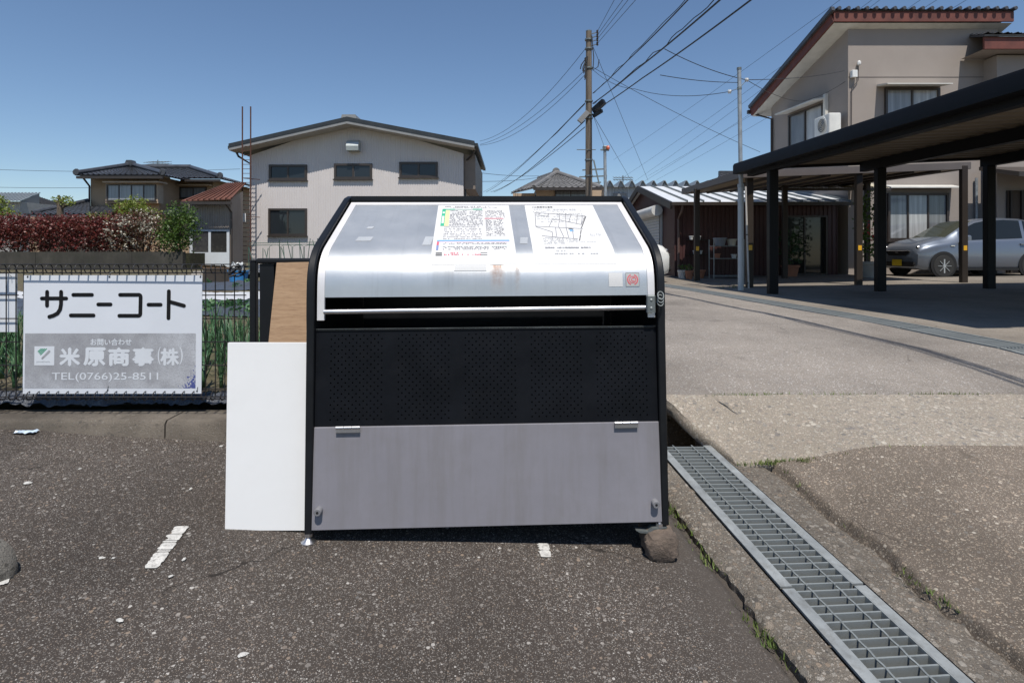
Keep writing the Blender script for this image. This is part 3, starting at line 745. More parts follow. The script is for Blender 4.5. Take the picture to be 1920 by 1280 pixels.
# clutter tied to the end post
cl = thing('cord_tangle', 'tangle of dark cord and clear plastic tied at the fence end post', 'cord', (-1.39, 2.9, .9))
r = random.Random(4)
for k in range(4):
    pts = [(-1.395 + .035 * math.cos(q * .7 + k), 2.885 + .018 * math.sin(q * .9 + k), .925 + .028 * math.sin(q * .7 + k * 2)) for q in range(14)]
    MB().tube(pts, .004, 5).build('cord_loop', MATS['cable'], cl, world=True)
MB().grid(lambda i, j: (-1.42 + .06*i, 2.88 + .02*noise.noise(Vector((i*3, j*3, 1))), .93 + .035*j + .02*noise.noise(Vector((i*4, j*4, 5)))), 8, 8).build('plastic_bag', M('clear_plastic', (.5,.52,.53), .15), cl, world=True, smooth=True)

# big sign (sloping slightly: its foot stands forward)
SW, SH = .905, .60
ST = P(51, 516, 2.906); SBm = P(38, 738, 2.898); ST.x = SBm.x = -2.492
ey = (ST - SBm).normalized(); ex = Vector((1, .004, .0)); ex = (ex - ey * ex.dot(ey)).normalized(); ez = ex.cross(ey)
sm = Matrix((ex, ey, ez)).transposed().to_4x4(); sm.translation = SBm
SW = .908; SH = (ST - SBm).length
sg = thing('fence_sign', 'large white sign with black katakana and faded grey panel on the wire fence', 'sign', mat4=sm)
o = MB().box(0, SW, 0, SH, -.003, 0).build('board', MATS['sign_white'], sg)
def spx(px, py):        # pixel of the sign in the photograph -> place on the board
    k = (py - 516) / 222.0; left = 46 - 3 * k; right = 379 - 0 * k
    return ((px - left) / (right - left) * SW, SH * (1 - k))
def stroke(pts, wd, mb, z=.0012):
    pts = [Vector((*p, 0)) for p in pts]; n = len(pts)
    for a, b_ in zip(pts, pts[1:]):
        d = (b_ - a).normalized(); q = Vector((-d.y, d.x, 0)) * wd / 2
        mb.add([(*(a + q)[:2], z), (*(b_ + q)[:2], z), (*(b_ - q)[:2], z), (*(a - q)[:2], z)], [(0, 1, 2, 3)])
    for c_ in pts:
        mb.add([(c_.x + wd/2 * math.cos(k * math.pi/6), c_.y + wd/2 * math.sin(k * math.pi/6), z) for k in range(12)], [tuple(range(12))]); z += .00002
def zp(x, y): return spx(x / 4, 440 + y / 4)
wd = .0195
kat = {'letter_sa': [[(318,478),(500,478)], [(358,428),(357,532)], [(463,428),(462,520),(455,560),(435,590),(405,606),(375,615)]],
       'letter_ni': [[(553,451),(693,451)], [(535,605),(705,605)]],
       'letter_long_mark': [[(740,523),(832,523)]],
       'letter_ko': [[(903,451),(1045,451),(1053,455),(1057,463),(1055,595),(1051,604),(1043,608),(898,608)]],
       'letter_bar': [[(1116,525),(1207,525)]],
       'letter_to': [[(1268,424),(1266,626)], [(1270,502),(1382,533)]]}
for nme, strokes in kat.items():
    mb = MB(); z = .0012
    for s_ in strokes: stroke([zp(*p) for p in s_], wd, mb, z); z += .0004
    mb.build('katakana_letter', MATS['ink_black'], sg, fix=False)
# weathered lower panel, printed on the board
m, t, bs, co = newmat('sign_faded')
f1 = noise_t(t, co, 160, 4, .75); f2 = noise_t(t, co, 9, 5, .6)
c = mixc(t, ramp(t, mth(t, 'ADD', mth(t, 'MULTIPLY', f1, .6), mth(t, 'MULTIPLY', f2, .5)), [(.45, 0), (.68, 1)]), (.27,.27,.29), (.40,.41,.43))
sx = N(t, 'ShaderNodeSeparateXYZ'); t.links.new(co, sx.inputs[0])
ex_ = mth(t, 'ADD', mth(t, 'MULTIPLY', mth(t, 'SUBTRACT', sx.outputs[0], .60), 2.6), mth(t, 'MULTIPLY', mth(t, 'SUBTRACT', f2, .5), 1.1))
eb_ = mth(t, 'ADD', mth(t, 'MULTIPLY', mth(t, 'SUBTRACT', .10, sx.outputs[1]), 7), mth(t, 'MULTIPLY', mth(t, 'SUBTRACT', f2, .5), 1.6))
wear = mth(t, 'MULTIPLY', mth(t, 'MAXIMUM', mth(t, 'MAXIMUM', ex_, eb_), 0, True), ramp(t, f1, [(.35, .2), (.6, 1)]), True)
c = mixc(t, wear, c, (.58,.60,.64))
bl = mth(t, 'GREATER_THAN', mth(t, 'ADD', mth(t, 'MULTIPLY', mth(t, 'SUBTRACT', sx.outputs[0], .83), 9), mth(t, 'ADD', mth(t, 'MULTIPLY', mth(t, 'SUBTRACT', .085, sx.outputs[1]), 6.5), mth(t, 'MULTIPLY', mth(t, 'SUBTRACT', noise_t(t, co, 90, 3, .7), .5), 3.0))), .35)
bl = mth(t, 'MULTIPLY', bl, mth(t, 'GREATER_THAN', sx.outputs[0], .66))
c = mixc(t, bl, c, (.07,.09,.27)); t.links.new(c, bs.inputs['Base Color']); bs.inputs['Roughness'].default_value = .55
A, B = spx(48, 625), spx(368, 728)
o = MB().add([(A[0], B[1], .0006), (B[0], B[1], .0006), (B[0], A[1], .0006), (A[0], A[1], .0006)], [(0, 1, 2, 3)]).build('faded_panel', MATS['sign_faded'], sg)
LT = M('sign_letter', (.66,.69,.73), .4, 0, .03)
LS = M('letter_shadow', (.30,.30,.33), .5, 0, .03)
def sz(x, y): return spx(40 + x / 5.486, 610 + y / 5.486)
def fit_letters(body, x0, x1, y0, y1):
    """the same, letter by letter"""
    vs_, fs = text2d(body); a, b_ = min(p[0] for p in vs_), max(p[0] for p in vs_); c_, d_ = min(p[1] for p in vs_), max(p[1] for p in vs_)
    ends = [max(p[0] for p in text2d(body[:k + 1])[0]) for k in range(len(body))]; out = [[] for _ in body]
    for f_ in fs:
        cx = sum(vs_[i][0] for i in f_) / len(f_); out[next((k for k, e_ in enumerate(ends) if cx <= e_ + 1e-4), len(body) - 1)].append(f_)
    P_ = [(x0 + (p[0]-a)/(b_-a)*(x1-x0), y0 + (p[1]-c_)/(d_-c_)*(y1-y0)) for p in vs_]
    res = []
    for fl__ in out:
        ids = sorted({i for f_ in fl__ for i in f_}); mp_ = {i: k for k, i in enumerate(ids)}; res.append(([P_[i] for i in ids], [tuple(mp_[i] for i in f_) for f_ in fl__]))
    return res
def signtext(body, x0, x1, y0, y1, bold=.0, nm='letter'):
    a, b_ = sz(x0, y1), sz(x1, y0)
    w_ = (b_[0] - a[0]) / max(1, len(body)) * bold
    for vs_, fs in fit_letters(body, a[0], b_[0], a[1], b_[1]):
      mb = MB()
      for q, (dx, dy) in enumerate(((0, 0), (w_, 0), (-w_, 0), (0, w_), (0, -w_)) if bold else ((0, 0),)): mb.add([(p[0] + dx, p[1] + dy, .0014 + q * .00004) for p in vs_], fs)
      mb.build(nm, LT, sg, fix=False)
signtext('お問い合わせ', 718, 1138, 138, 205, .028)
for ch, x0, x1 in (('米', 402, 605), ('原', 652, 866), ('商', 905, 1115), ('事', 1155, 1362)): signtext(ch, x0, x1, 235, 410, .045)
signtext('株', 1442, 1625, 240, 408, .04)
signtext('(', 1408, 1440, 220, 405); signtext(')', 1632, 1668, 220, 405)
signtext('TEL(0766)25-8511', 318, 1415, 485, 582, .012)
a, b_ = sz(138, 410), sz(345, 215)
lg = MB().box(a[0], b_[0], a[1], b_[1], .0002, .0012).build('logo_square', LT, sg)
GR = M('logo_green', (.03,.30,.16), .5)
mb = MB()
for k in range(4): stroke([sz(178 + k * 9, 268 + k * 11), sz(212 + k * 18, 240)], .0042, mb, .0018)
mb.build('logo_stripe', GR, lg, fix=False)
mb = MB(); stroke([sz(222, 338), sz(296, 268)], .010, mb, .0018); stroke([sz(230, 328), sz(292, 262)], .008, mb, .0019); mb.build('logo_bar', M('logo_grey', (.36,.36,.38), .5), lg, fix=False)
x0, x1 = sz(160, 385), sz(300, 362)
vs_, fs = fit_text('yonehara', x0[0], x1[0], x0[1], x1[1]); MB().add([(p[0], p[1], .0019) for p in vs_], fs).build('logo_word', M('logo_word', (.42,.44,.46), .5), lg, fix=False)
for px, py in ((53, 519), (206, 519), (376, 519), (42, 733), (203, 731), (371, 733)):
    a = spx(px, py); MB().lathe((a[0], a[1], 0), [(.004, 0), (.004, .002), (.002, .003)], 8).build('fixing', MATS['wire_black'], sg)
    MB().tube([(a[0], a[1], .002), (a[0] + .004, a[1] + .02, .004), (a[0] + .002, a[1] + .03, -.03)], .0012, 4).build('tie_wire', MATS['galv'], sg)
# plain sign hung behind the left panel
ps = thing('fence_sign', 'plain white sign board seen behind the fence wires at its left panel', 'sign', (-2.75, 2.94, .4))
MB().box(-3.3, -2.555, 2.936, 2.94, ZV(622, 2.94), ZV(513, 2.94)).build('board', MATS['sign_white'], ps, world=True)
for x in (-2.58, -3.25):
    MB().tube([(x, 2.934, .895), (x + .004, 2.915, .905)], .0015, 4).build('tie_wire', MATS['galv'], ps, world=True)

# wheel stop block at the far left and litter
ws = MB(); secs = []
wc = onlot(-22, 1078)
for k in range(41):
    xx = -.48 + .56 * k / 40; e = math.sqrt(max(.04, 1 - (max(0, xx + .02) / .105) ** 2)); row = []
    for (py, pz_) in ((-.06, -.02), (-.058, .05), (-.04, .098), (0, .108), (.04, .098), (.058, .05), (.06, -.02)):
        j = .009 * noise.noise(Vector((xx * 30, py * 30, pz_ * 30))); row.append((wc[0] + xx + j, wc[1] + py * e + j, lot(wc[0] + xx, wc[1]) + pz_ * (e if pz_ > 0 else 1)))
    secs.append(row)
o = ws.loft(secs).build('wheel_stop', MATS['rough_stone'], None, smooth=45); setp(o, 'rough grey concrete wheel stop on the asphalt beside a white paint scrap', 'wheel stop')
lx, ly = onlot(52, 812)
o = MB().grid(lambda i, j: (lx - .05 + .1*i, ly - .03 + .04*j, lot(lx, ly) + .012 + .012*noise.noise(Vector((i*4, j*3, 2)))), 8, 4).build('crumpled_wrapper', M('wrapper', (.45,.55,.66), .4, 0, .5, 20)); setp(o, 'small blue and white crumpled wrapper at the foot of the kerb', 'litter')
r = random.Random(12); chip_n = 0
for (u, v, s_) in ((52, 908, .018), (190, 1048, .012), (212, 1048, .008), (358, 918, .012), (320, 1082, .009), (415, 838, .012), (345, 1050, .010), (225, 1165, .012), (455, 1230, .014), (150, 880, .008)):
    px, py = onlot(u, v); b = MB()
    b.lathe((0, 0, 0), [(s_ * .4, 0), (s_, s_ * .2), (s_ * .6, s_ * .5)], 6); b.v = [(a + r.uniform(-.3, .3) * s_, c_ * .6, z) for a, c_, z in b.v]
    o = b.build('stone_chip', MATS['paint_white']); o.location = (px, py, lot(px, py) + .002); o.rotation_euler.z = r.uniform(0, 3)
    setp(o, 'small pale stone chip lying on the dark asphalt', 'stone', 'pale chips on the asphalt')

# black mulch film behind the kerb
m, t, bs, co = newmat('mulch_film'); bs.inputs['Base Color'].default_value = (.07,.077,.092, 1); bs.inputs['Roughness'].default_value = .28
bumped(t, bs, noise_t(t, co, 26, 5, .75), .9, .02)
def film(name, label, x0, x1, y0, y1, h, mat, zf=None):
    o = MB().grid(lambda i, j: (x0 + (x1-x0)*i, y0 + (y1-y0)*j + .02*noise.noise(Vector((i*30, 0, 1))), (zf or garden_z)(x0 + (x1-x0)*i, y0 + (y1-y0)*j) + .012 + h*math.sin(math.pi*j)*(1 + .5*noise.noise(Vector((i*40, j*3, 2)))) + .022*noise.noise(Vector((i*70, j*5, 6))) + .012*noise.noise(Vector((i*190, j*9, 6)))), 320, 14).build(name, mat, None, smooth=True)
    return setp(o, label, 'plastic film')
film('mulch_film', 'crumpled black plastic film lying on the kerb below the fence wires', -5, -1.0, 2.955, 3.12, .035, m)
film('mulch_film', 'smooth black plastic mulch bed beyond the leek rows', -9, -1.2, 6.7, 8.7, .06, m)
film('ground_sheet', 'pale white ground sheet strip across the garden beyond the black mulch bed', -9, -1.2, 8.85, 10.1, .03, M('pale_film', (.52,.53,.54), .5))
film('mulch_film', 'far black plastic mulch bed beyond the pale ground sheet', -9, -1.2, 10.6, 12.4, .08, m)

# leeks
LK = leafm('leek_leaf', [(.05,.12,.05), (.09,.19,.08), (.06,.15,.085), (.13,.23,.10)], .45, .2)
def leek(seed):
    r = random.Random(seed); b = MB()
    for k in range(12):
        a = r.uniform(0, 6.28); h = r.uniform(.24, .42); ln = r.uniform(.03, .14); wd_ = r.uniform(.003, .0065); secs = []; kink = r.uniform(.5, 1.0)
        for q in range(7):
            s_ = q / 6; hh = h * s_ if s_ < kink else h * kink - (s_ - kink) * h * .55; o_ = ln * s_ ** 1.6 + (max(0, s_ - kink) * .22)
            w_ = wd_ * (1 - s_ ** 3 * .92); c_, s2 = math.cos(a), math.sin(a)
            secs.append([(o_*c_ - s2*w_, o_*s2 + c_*w_, hh), (o_*c_ + s2*w_ * .0 + c_*w_*.6, o_*s2 + s2*w_*.6, hh), (o_*c_ + s2*w_, o_*s2 - c_*w_, hh)])
        b.loft(secs, closed=False)
    b.tube([(0, 0, 0), (0, 0, .14)], .013, 6)
    return b.mesh('leek', True)
lk = [leek(s_) for s_ in range(6)]; r = random.Random(3)
for row, y in enumerate((3.28, 3.62, 4.0, 4.45, 5.0)):
    x = -4.6 - row * .3
    while x < -1.12:
        if not (-2.44 < x / y * 2.9 < -1.66):        # what the big sign hides is left out
            o = part_of('leek_plant', r.choice(lk), LK, None, loc=(x, y + r.uniform(-.05, .05), garden_z(x, y) - .01)); o.rotation_euler.z = r.uniform(0, 6.28); q = r.uniform(.8, 1.12); o.scale = (q, q, q)
            setp(o, 'dark green leek plant with long strap leaves behind the wire fence', 'leek', 'leeks growing behind the fence')
        x += r.uniform(.055, .1)
# ------------------------------------------------------------------ garden middle ground
GS = M('stake_green', (.05,.10,.075), .6); BRN = M('cardboard', (.30,.20,.13), .8); BLU = M('plastic_blue', (.05,.25,.55), .35)
def gz(x, y): return garden_z(x, y)
sf = thing('stake_trellis', 'green garden stakes tied into a low trellis before the warehouse', 'trellis', (-7.5, 17, gz(-7.5, 17)))
r = random.Random(21)
for k in range(9):
    x = XU(472 + k * 15 + r.uniform(-3, 3), 17); z = gz(x, 17); top = ZV(r.choice((449, 447, 452, 462, 465)), 17)
    MB().tube([(x - r.uniform(-.1, .12), 17 + r.uniform(-.2, .2), z), (x + r.uniform(-.12, .12), 17, top)], .011, 5).build('stake', GS, sf, world=True)
    if k % 2 == 0: MB().tube([(x + .25, 16.8, z), (x - .05, 17, top - .05)], .011, 5).build('stake', GS, sf, world=True)
for v in (454, 458): MB().tube([(XU(468, 17), 17, ZV(v + 2, 17)), (XU(605, 17), 17, ZV(v, 17))], .010, 5).build('cross_cane', GS, sf, world=True)
for k in range(4):
    x = XU(505 + k * 22, 17.3); MB().tube([(x, 17.3, gz(x, 17)), (x, 17.3, ZV(462, 17)), (x + .1, 17.3, ZV(459, 17)), (x + .25, 17.3, ZV(459, 17)), (x + .33, 17.3, ZV(462, 17)), (x + .33, 17.3, gz(x, 17))], .008, 5).build('hoop', GS, sf, world=True)
bx = thing('cardboard_box', 'brown box lying in the garden beside the blue tub', 'box', (XU(415, 13), 13, gz(-6.6, 13)))
MB().cbox(-.32, .28, -.2, .2, 0, .34, .01).build('carton', BRN, bx); MB().add([(-.32, -.2, .342), (.28, -.2, .342), (.3, -.42, .40), (-.3, -.42, .42)], [(0,1,2,3)]).build('flap', BRN, bx)
tb = thing('blue_tub', 'bright blue plastic tub half hidden under dark sheeting', 'tub', (XU(447, 12.6), 12.6, gz(-6, 12.6)))
MB().lathe((0, 0, 0), [(.17, 0), (.21, .25), (.23, .26), (.23, .28), (.2, .28), (.18, .05)], 18).build('vessel', BLU, tb, smooth=40)
MB().tube([(.22, 0, .25), (.2, -.12, .3), (0, -.24, .32), (-.2, -.12, .3), (-.22, 0, .25)], .008, 5).build('handle', MATS['steel'], tb)
sh = MB().grid(lambda i, j: (XU(425, 12.4) + .95*i, 12.9 + .5*j, gz(-6, 12.6) + .06 + .32*math.sin(math.pi*i)*math.sin(math.pi*min(1, j+.2)) + .08*noise.noise(Vector((i*5, j*5, 1)))), 16, 10).build('dark_sheeting', MATS['mulch_film'], None, smooth=True); setp(sh, 'heap of dark plastic sheeting behind the blue tub', 'sheeting')
lp = thing('board_pile', 'low pile of pale weathered boards beside the brown box', 'boards', (XU(386, 13), 13, gz(-7, 13)))
for k in range(5): MB().bar((XU(386, 13) - .3, 12.8 + .06*k, gz(-7, 13) + .04 + .05*k), (XU(386, 13) + .45, 13 + .05*k, gz(-7, 13) + .06 + .05*k), .12, .03).build('plank', M('plank_pale', (.42,.38,.33), .8, rand=.2), lp, world=True)
VG = leafm('veg_leaf', [(.06,.15,.05), (.12,.25,.09), (.09,.2,.1)], .5)
def leafclump(seed, n, sx, sy, sz_, ls):
    r = random.Random(seed); b = MB()
    for k in range(n):
        a = r.uniform(0, 6.28); q = r.random() ** .6; p = Vector((sx*q*math.cos(a), sy*q*math.sin(a), sz_*r.random()))
        d = Vector((r.uniform(-1, 1), r.uniform(-1, 1), r.uniform(-.2, 1))).normalized(); e_ = d.orthogonal().normalized()
        l = ls*r.uniform(.6, 1.3); b.add([p, p + d*l*.5 + e_*l*.32, p + d*l, p + d*l*.5 - e_*l*.32], [(0, 1, 2, 3)])
    return b.mesh('clump', False, fix=False)
vm = [leafclump(40 + k, 30, .10, .10, .10, .09) for k in range(3)]
r = random.Random(5)
for k in range(14):
    u = r.uniform(383, 478); y = r.choice((7.0, 7.4, 11, 11.6, 12))
    o = part_of('vegetable_seedling', vm[k % 3], VG, None, loc=(XU(u, y), y, gz(XU(u, y), y) + .04)); o.rotation_euler.z = r.uniform(0, 6); o.scale = (.7, .7, .7)
    setp(o, 'young green vegetable seedling on the black mulch beds', 'seedling', 'seedlings on the mulch beds')

# ------------------------------------------------------------------ foliage builder
def foliage(name, mat, parent, pts, ls, seed=1, flat=0.0):
    r = random.Random(seed); b = MB()
    for p in pts:
        d = Vector((r.uniform(-1, 1), r.uniform(-1, 1), r.uniform(-.6, 1))).normalized(); e_ = d.cross(Vector((r.uniform(-1, 1), r.uniform(-1, 1), r.uniform(-1, 1)))).normalized()
        l = ls * r.uniform(.6, 1.4); p = Vector(p)
        b.add([p, p + d*l*.45 + e_*l*.3, p + d*l, p + d*l*.5 - e_*l*.3], [(0, 1, 2, 3)])
    return b.build(name, mat, parent, fix=False, world=parent is not None)
def blob_pts(c, rx, ry, rz_, n, seed, fill=.5, lump=.55):
    r = random.Random(seed); out = []
    while len(out) < n:
        d = Vector((r.gauss(0, 1), r.gauss(0, 1), r.gauss(0, 1))).normalized()
        k = 1 + lump * noise.noise(d * 2.2 + Vector((seed * 3.1, 0, 0))) + lump * .6 * noise.noise(d * 5 + Vector((0, seed, 0)))
        q = (1 - r.random() ** 2 * fill) * k
        out.append((c[0] + d.x*rx*q, c[1] + d.y*ry*q, c[2] + d.z*rz_*q))
    return out
BARK = M('bark', (.12,.09,.065), .9, 0, .3, 8, .4, 40)
def shrub(name, label, cat, base, blobs, n, ls, mat, seed, group=None, trunk_h=.5, tr=.04, flowers=None):
    t = thing(name, label, cat, base, group=group); pts = []
    tot = sum(b_[3]*b_[5] for b_ in blobs)
    for k, (cx, cy, cz, rx, ry, rz_) in enumerate(blobs): pts += blob_pts((cx, cy, cz), rx, ry, rz_, int(n*rx*rz_/tot), seed*10 + k)
    foliage('crown', mat, t, pts, ls, seed)
    tk = MB(); b0 = Vector(base); r = random.Random(seed)
    for (cx, cy, cz, rx, ry, rz_) in blobs:
        tk.tube([b0 + Vector(((cx - b0.x)*.3, 0, 0)), b0 + Vector(((cx - b0.x)*.6, (cy - b0.y)*.5, (cz - b0.z)*.5)), (cx, cy, cz)], tr, 6, tr*.4)
    tk.build('trunk', BARK, t, world=True)
    if flowers:
        fm, fn, fs = flowers; fp_ = [p for p in pts if p[1] < base[1] + .1]; r.shuffle(fp_)
        cl_ = []
        for p in fp_[:fn]:
            for q in range(9): cl_.append((p[0] + r.gauss(0, fs), p[1] - .14 + r.gauss(0, fs), p[2] + r.gauss(0, fs*.6)))
        foliage('blossom', fm, t, cl_, .07, seed + 5)
    return t
# retaining wall of the hedge
HY = 22.0
wl = thing('block_wall', 'low dark stained concrete wall below the red hedge', 'wall', (-20, HY - .6, .3))
M('wall_dark', (.05,.046,.039), .95, 0, .4, 1.2, .4, 30, dirt=.7, dcol=(.03,.032,.022), streak=.6, sstr=(3,3,.6))
xx = -34.0; k = 0
while xx < -12.3:
    x2 = min(xx + 1.8, -12.3)
    MB().box(xx + .008, x2, HY - .75 + (k % 2)*.006, HY - .55, .1, ZV(472, 21.3)).build('wall_panel', MATS['wall_dark'], wl, world=True); xx = x2; k += 1
MB().box(-34, -12.3, HY - .55, HY + .8, .1, ZV(472, 21.3) - .05).build('planting_bed', MATS['soil'], wl, world=True)
RED = leafm('photinia_leaf', [(.10,.018,.018), (.19,.03,.028), (.08,.05,.03), (.24,.05,.04), (.13,.03,.022)], .45, .2)
MIX = leafm('photinia_mixed', [(.12,.05,.035), (.10,.09,.04), (.17,.05,.04), (.07,.08,.03)], .45, .2)
GRN = leafm('leaf_green', [(.04,.09,.015), (.08,.15,.025), (.13,.2,.035), (.05,.11,.02)], .5, .3)
YEL = leafm('leaf_yellow_green', [(.20,.26,.04), (.28,.33,.06), (.16,.22,.04)], .5, .35)
DRK = leafm('leaf_dark', [(.025,.06,.02), (.05,.09,.03), (.04,.075,.03)], .5, .2)
WHT = leafm('blossom_white', [(.55,.52,.42), (.66,.62,.52), (.5,.45,.35)], .7, .2)
zt = ZV(472, 21.3)
xs_ = -33.0; k = 0
lab = ['dark red photinia shrub of the hedge, the stretch next to the white flowering bush', 'dark red photinia shrub in the continuous clipped hedge above the stained wall']
hx = [XU(u, HY) for u in (222, 178, 132, 84, 34, -14, -64)]
for k, x in enumerate(hx):
    bl_ = [(x + q, HY + .1*(q > 0), zt + h, .75, .62, rz_) for q, h, rz_ in ((-.35, .45, .55), (.35, .5, .55), (0, .95, .5), (-.4, 1.0, .42), (.4, .93, .45))]
    shrub('photinia_shrub', lab[0] if k == 0 else lab[1], 'shrub', (x, HY, zt - .06), bl_, 3600, .085, RED, 60 + k, group='red hedge shrubs above the wall')
shrub('flowering_shrub', 'photinia bush with cream blossom clusters between red hedge and green shrub', 'shrub', (XU(268, HY), HY, zt - .06),
      [(XU(u, HY), HY - .15, zt + h, rx, .6, rz_) for u, h, rx, rz_ in ((240, .5, .7, .55), (290, .5, .8, .55), (252, 1.0, .7, .5), (300, .95, .6, .5), (272, 1.2, .6, .4))], 4200, .085, MIX, 81, flowers=(WHT, 130, .06))
shrub('green_shrub', 'bright green leafy shrub beside the rust roofed shed', 'shrub', (XU(338, 21.6), 21.6, zt - .06),
      [(XU(u, 21.6), 21.6, zt + h, rx, .6, rz_) for u, h, rx, rz_ in ((330, .4, .6, .5), (345, .9, .6, .65), (338, 1.4, .5, .45), (320, .8, .45, .5))], 3600, .09, GRN, 82)
shrub('garden_tree', 'yellow green young tree in front of the bay window of the tiled house', 'tree', (XU(248, 25), 25, .4),
      [(XU(u, 25), 25, ZV(v, 25), rx, .5, rz_) for u, v, rx, rz_ in ((232, 388, .45, .3), (255, 382, .4, .35), (262, 392, .4, .3), (245, 398, .6, .3), (290, 402, .4, .25), (185, 410, .45, .3))], 1500, .1, YEL, 83)
pt = thing('pollarded_tree', 'pollarded bare trunk with stub branches and a few yellow leaves', 'tree', (XU(112, 25), 25, .4))
tk = MB(); c0 = Vector((XU(112, 25), 25, .4)); tp = Vector((XU(113, 25), 25, ZV(388, 25)))
tk.tube([c0, tp], .16, 8, .12)
for u, v in ((104, 375), (118, 372), (126, 382), (110, 366)): tk.tube([tp - Vector((0, 0, .1)), P(u, v, 25)], .08, 6, .05)
tk.build('trunk', BARK, pt, world=True)
foliage('crown', YEL, pt, blob_pts(P(124, 378, 25), .32, .3, .22, 260, 5) + blob_pts(P(106, 374, 25), .2, .2, .12, 60, 6), .09, 4)
shrub('edge_tree', 'reddish green small tree at the hedge end before the grey metal building', 'tree', (XU(-6, 25), 25, .4), [(XU(-4, 25), 25, ZV(385, 25), .35, .4, .5), (XU(4, 25), 25, ZV(398, 25), .6, .4, .22)], 700, .1, YEL, 84)

# ------------------------------------------------------------------ roof and wall helpers
TILE = M('tile_dark', (.055,.058,.066), .38, 0, .3, 2, .1, 20)
TILE2 = M('tile_grey', (.17,.165,.16), .5, 0, .25, 2, .1, 20)
def tiled(a, b_, c_, d_, pitch=.3, rows=None, amp=.035, th=.05):
    """tiled slope: a,b eave left/right, c,d ridge right/left; rounded tile columns and stepped courses"""
    a, b_, c_, d_ = map(Vector, (a, b_, c_, d_)); n_ = (b_ - a).cross(d_ - a).normalized()
    if n_.z < 0: n_ = -n_
    W_ = (b_ - a).length; H_ = ((d_ + c_)/2 - (a + b_)/2).length
    nc = max(2, int(W_/pitch)); nr = rows or max(2, int(H_/.3)); mb = MB(); nu = nc*4
    rowsv = []
    for j in range(nr):
        for e_, lift in ((0, .03), (1, .0)):
            tv = (j + e_)/nr
            L_ = a.lerp(d_, tv); Rr = b_.lerp(c_, tv)
            rowsv.append([L_.lerp(Rr, i/nu) + n_*(amp*max(-.3, math.sin(2*math.pi*i/4)) + lift) for i in range(nu + 1)])
    v = [p for q in rowsv for p in q]; k = nu + 1
    mb.add(v, [(j*k+i, j*k+i+1, (j+1)*k+i+1, (j+1)*k+i) for j in range(len(rowsv) - 1) for i in range(nu)])
    mb.add([a - n_*th, b_ - n_*th, c_ - n_*th, d_ - n_*th, a, b_, c_, d_], [(0,1,2,3),(0,4,5,1),(1,5,6,2),(3,7,4,0)])
    return mb
def corr_wall(x0, x1, y, zfn, z0, pitch=.18, depth=.02):
    mb = MB(); x = x0; col = []
    while x < x1 - 1e-6:
        for f_, d_ in ((0, 0), (.55, 0), (.62, depth), (.93, depth)): col.append((min(x1, x + pitch*f_), d_))
        x += pitch
    col.append((x1, 0)); 
    v = [(a, y + d_, z0) for a, d_ in col] + [(a, y + d_, zfn(a)) for a, d_ in col]; n = len(col)
    mb.add(v, [(i, i+1, n+i+1, n+i) for i in range(n - 1)]); return mb
def window(parent, x0, x1, z0, z1, y, frame, glass, n=2, fw=.05, curtain=None, side=None, sill=True):
    """window on a wall facing -y (front at y); n sashes, each pane on its own"""
    w_ = MB(); d = .06
    w_.box(x0, x1, y - d, y + .02, z0, z0 + fw); w_.box(x0, x1, y - d, y + .02, z1 - fw, z1); w_.box(x0, x0 + fw, y - d, y + .02, z0 + fw, z1 - fw); w_.box(x1 - fw, x1, y - d, y + .02, z0 + fw, z1 - fw)
    for k in range(1, n):
        xm = x0 + (x1 - x0)*k/n; w_.box(xm - fw*.4, xm + fw*.4, y - d*.7, y + .02, z0 + fw, z1 - fw)
    o = w_.build('window', frame, parent, world=True)
    for k in range(n):
        a, c_ = x0 + (x1 - x0)*k/n, x0 + (x1 - x0)*(k + 1)/n
        MB().add([(a + fw*.5, y - .012 - .004*(k % 2), z0 + fw*.6), (c_ - fw*.4, y - .012 - .004*(k % 2), z0 + fw*.6), (c_ - fw*.4, y - .012 - .004*(k % 2), z1 - fw*.6), (a + fw*.5, y - .012 - .004*(k % 2), z1 - fw*.6)], [(0,1,2,3)]).build('pane', glass[k % len(glass)] if isinstance(glass, list) else glass, o, world=True)
    if sill: MB().box(x0 - .04, x1 + .04, y - d - .05, y + .02, z0 - .05, z0 - .003).build('sill', frame, o, world=True)
    return o
GL = glassm('glass_dark'); BRZ = M('bronze_frame', (.055,.045,.04), .4, .3)
def curtain_glass(name, base, amt=.35):
    m, t, bs, co = newmat(name)
    mp = N(t, 'ShaderNodeMapping'); mp.inputs['Scale'].default_value = (9, 1, .35); t.links.new(co, mp.inputs['Vector'])
    f = noise_t(t, mp.outputs[0], 1.6, 3)
    t.links.new(mixc(t, ramp(t, f, [(.3, 0), (.7, 1)]), tuple(x*.55 for x in base), base), bs.inputs['Base Color'])
    bs.inputs['Roughness'].default_value = .08; bs.inputs['Specular IOR Level'].default_value = .6; return m
CUR = curtain_glass('glass_curtain', (.34,.36,.38)); CUR2 = curtain_glass('glass_curtain_pale', (.52,.53,.53)); CUR3 = curtain_glass('glass_frosted', (.22,.23,.24))

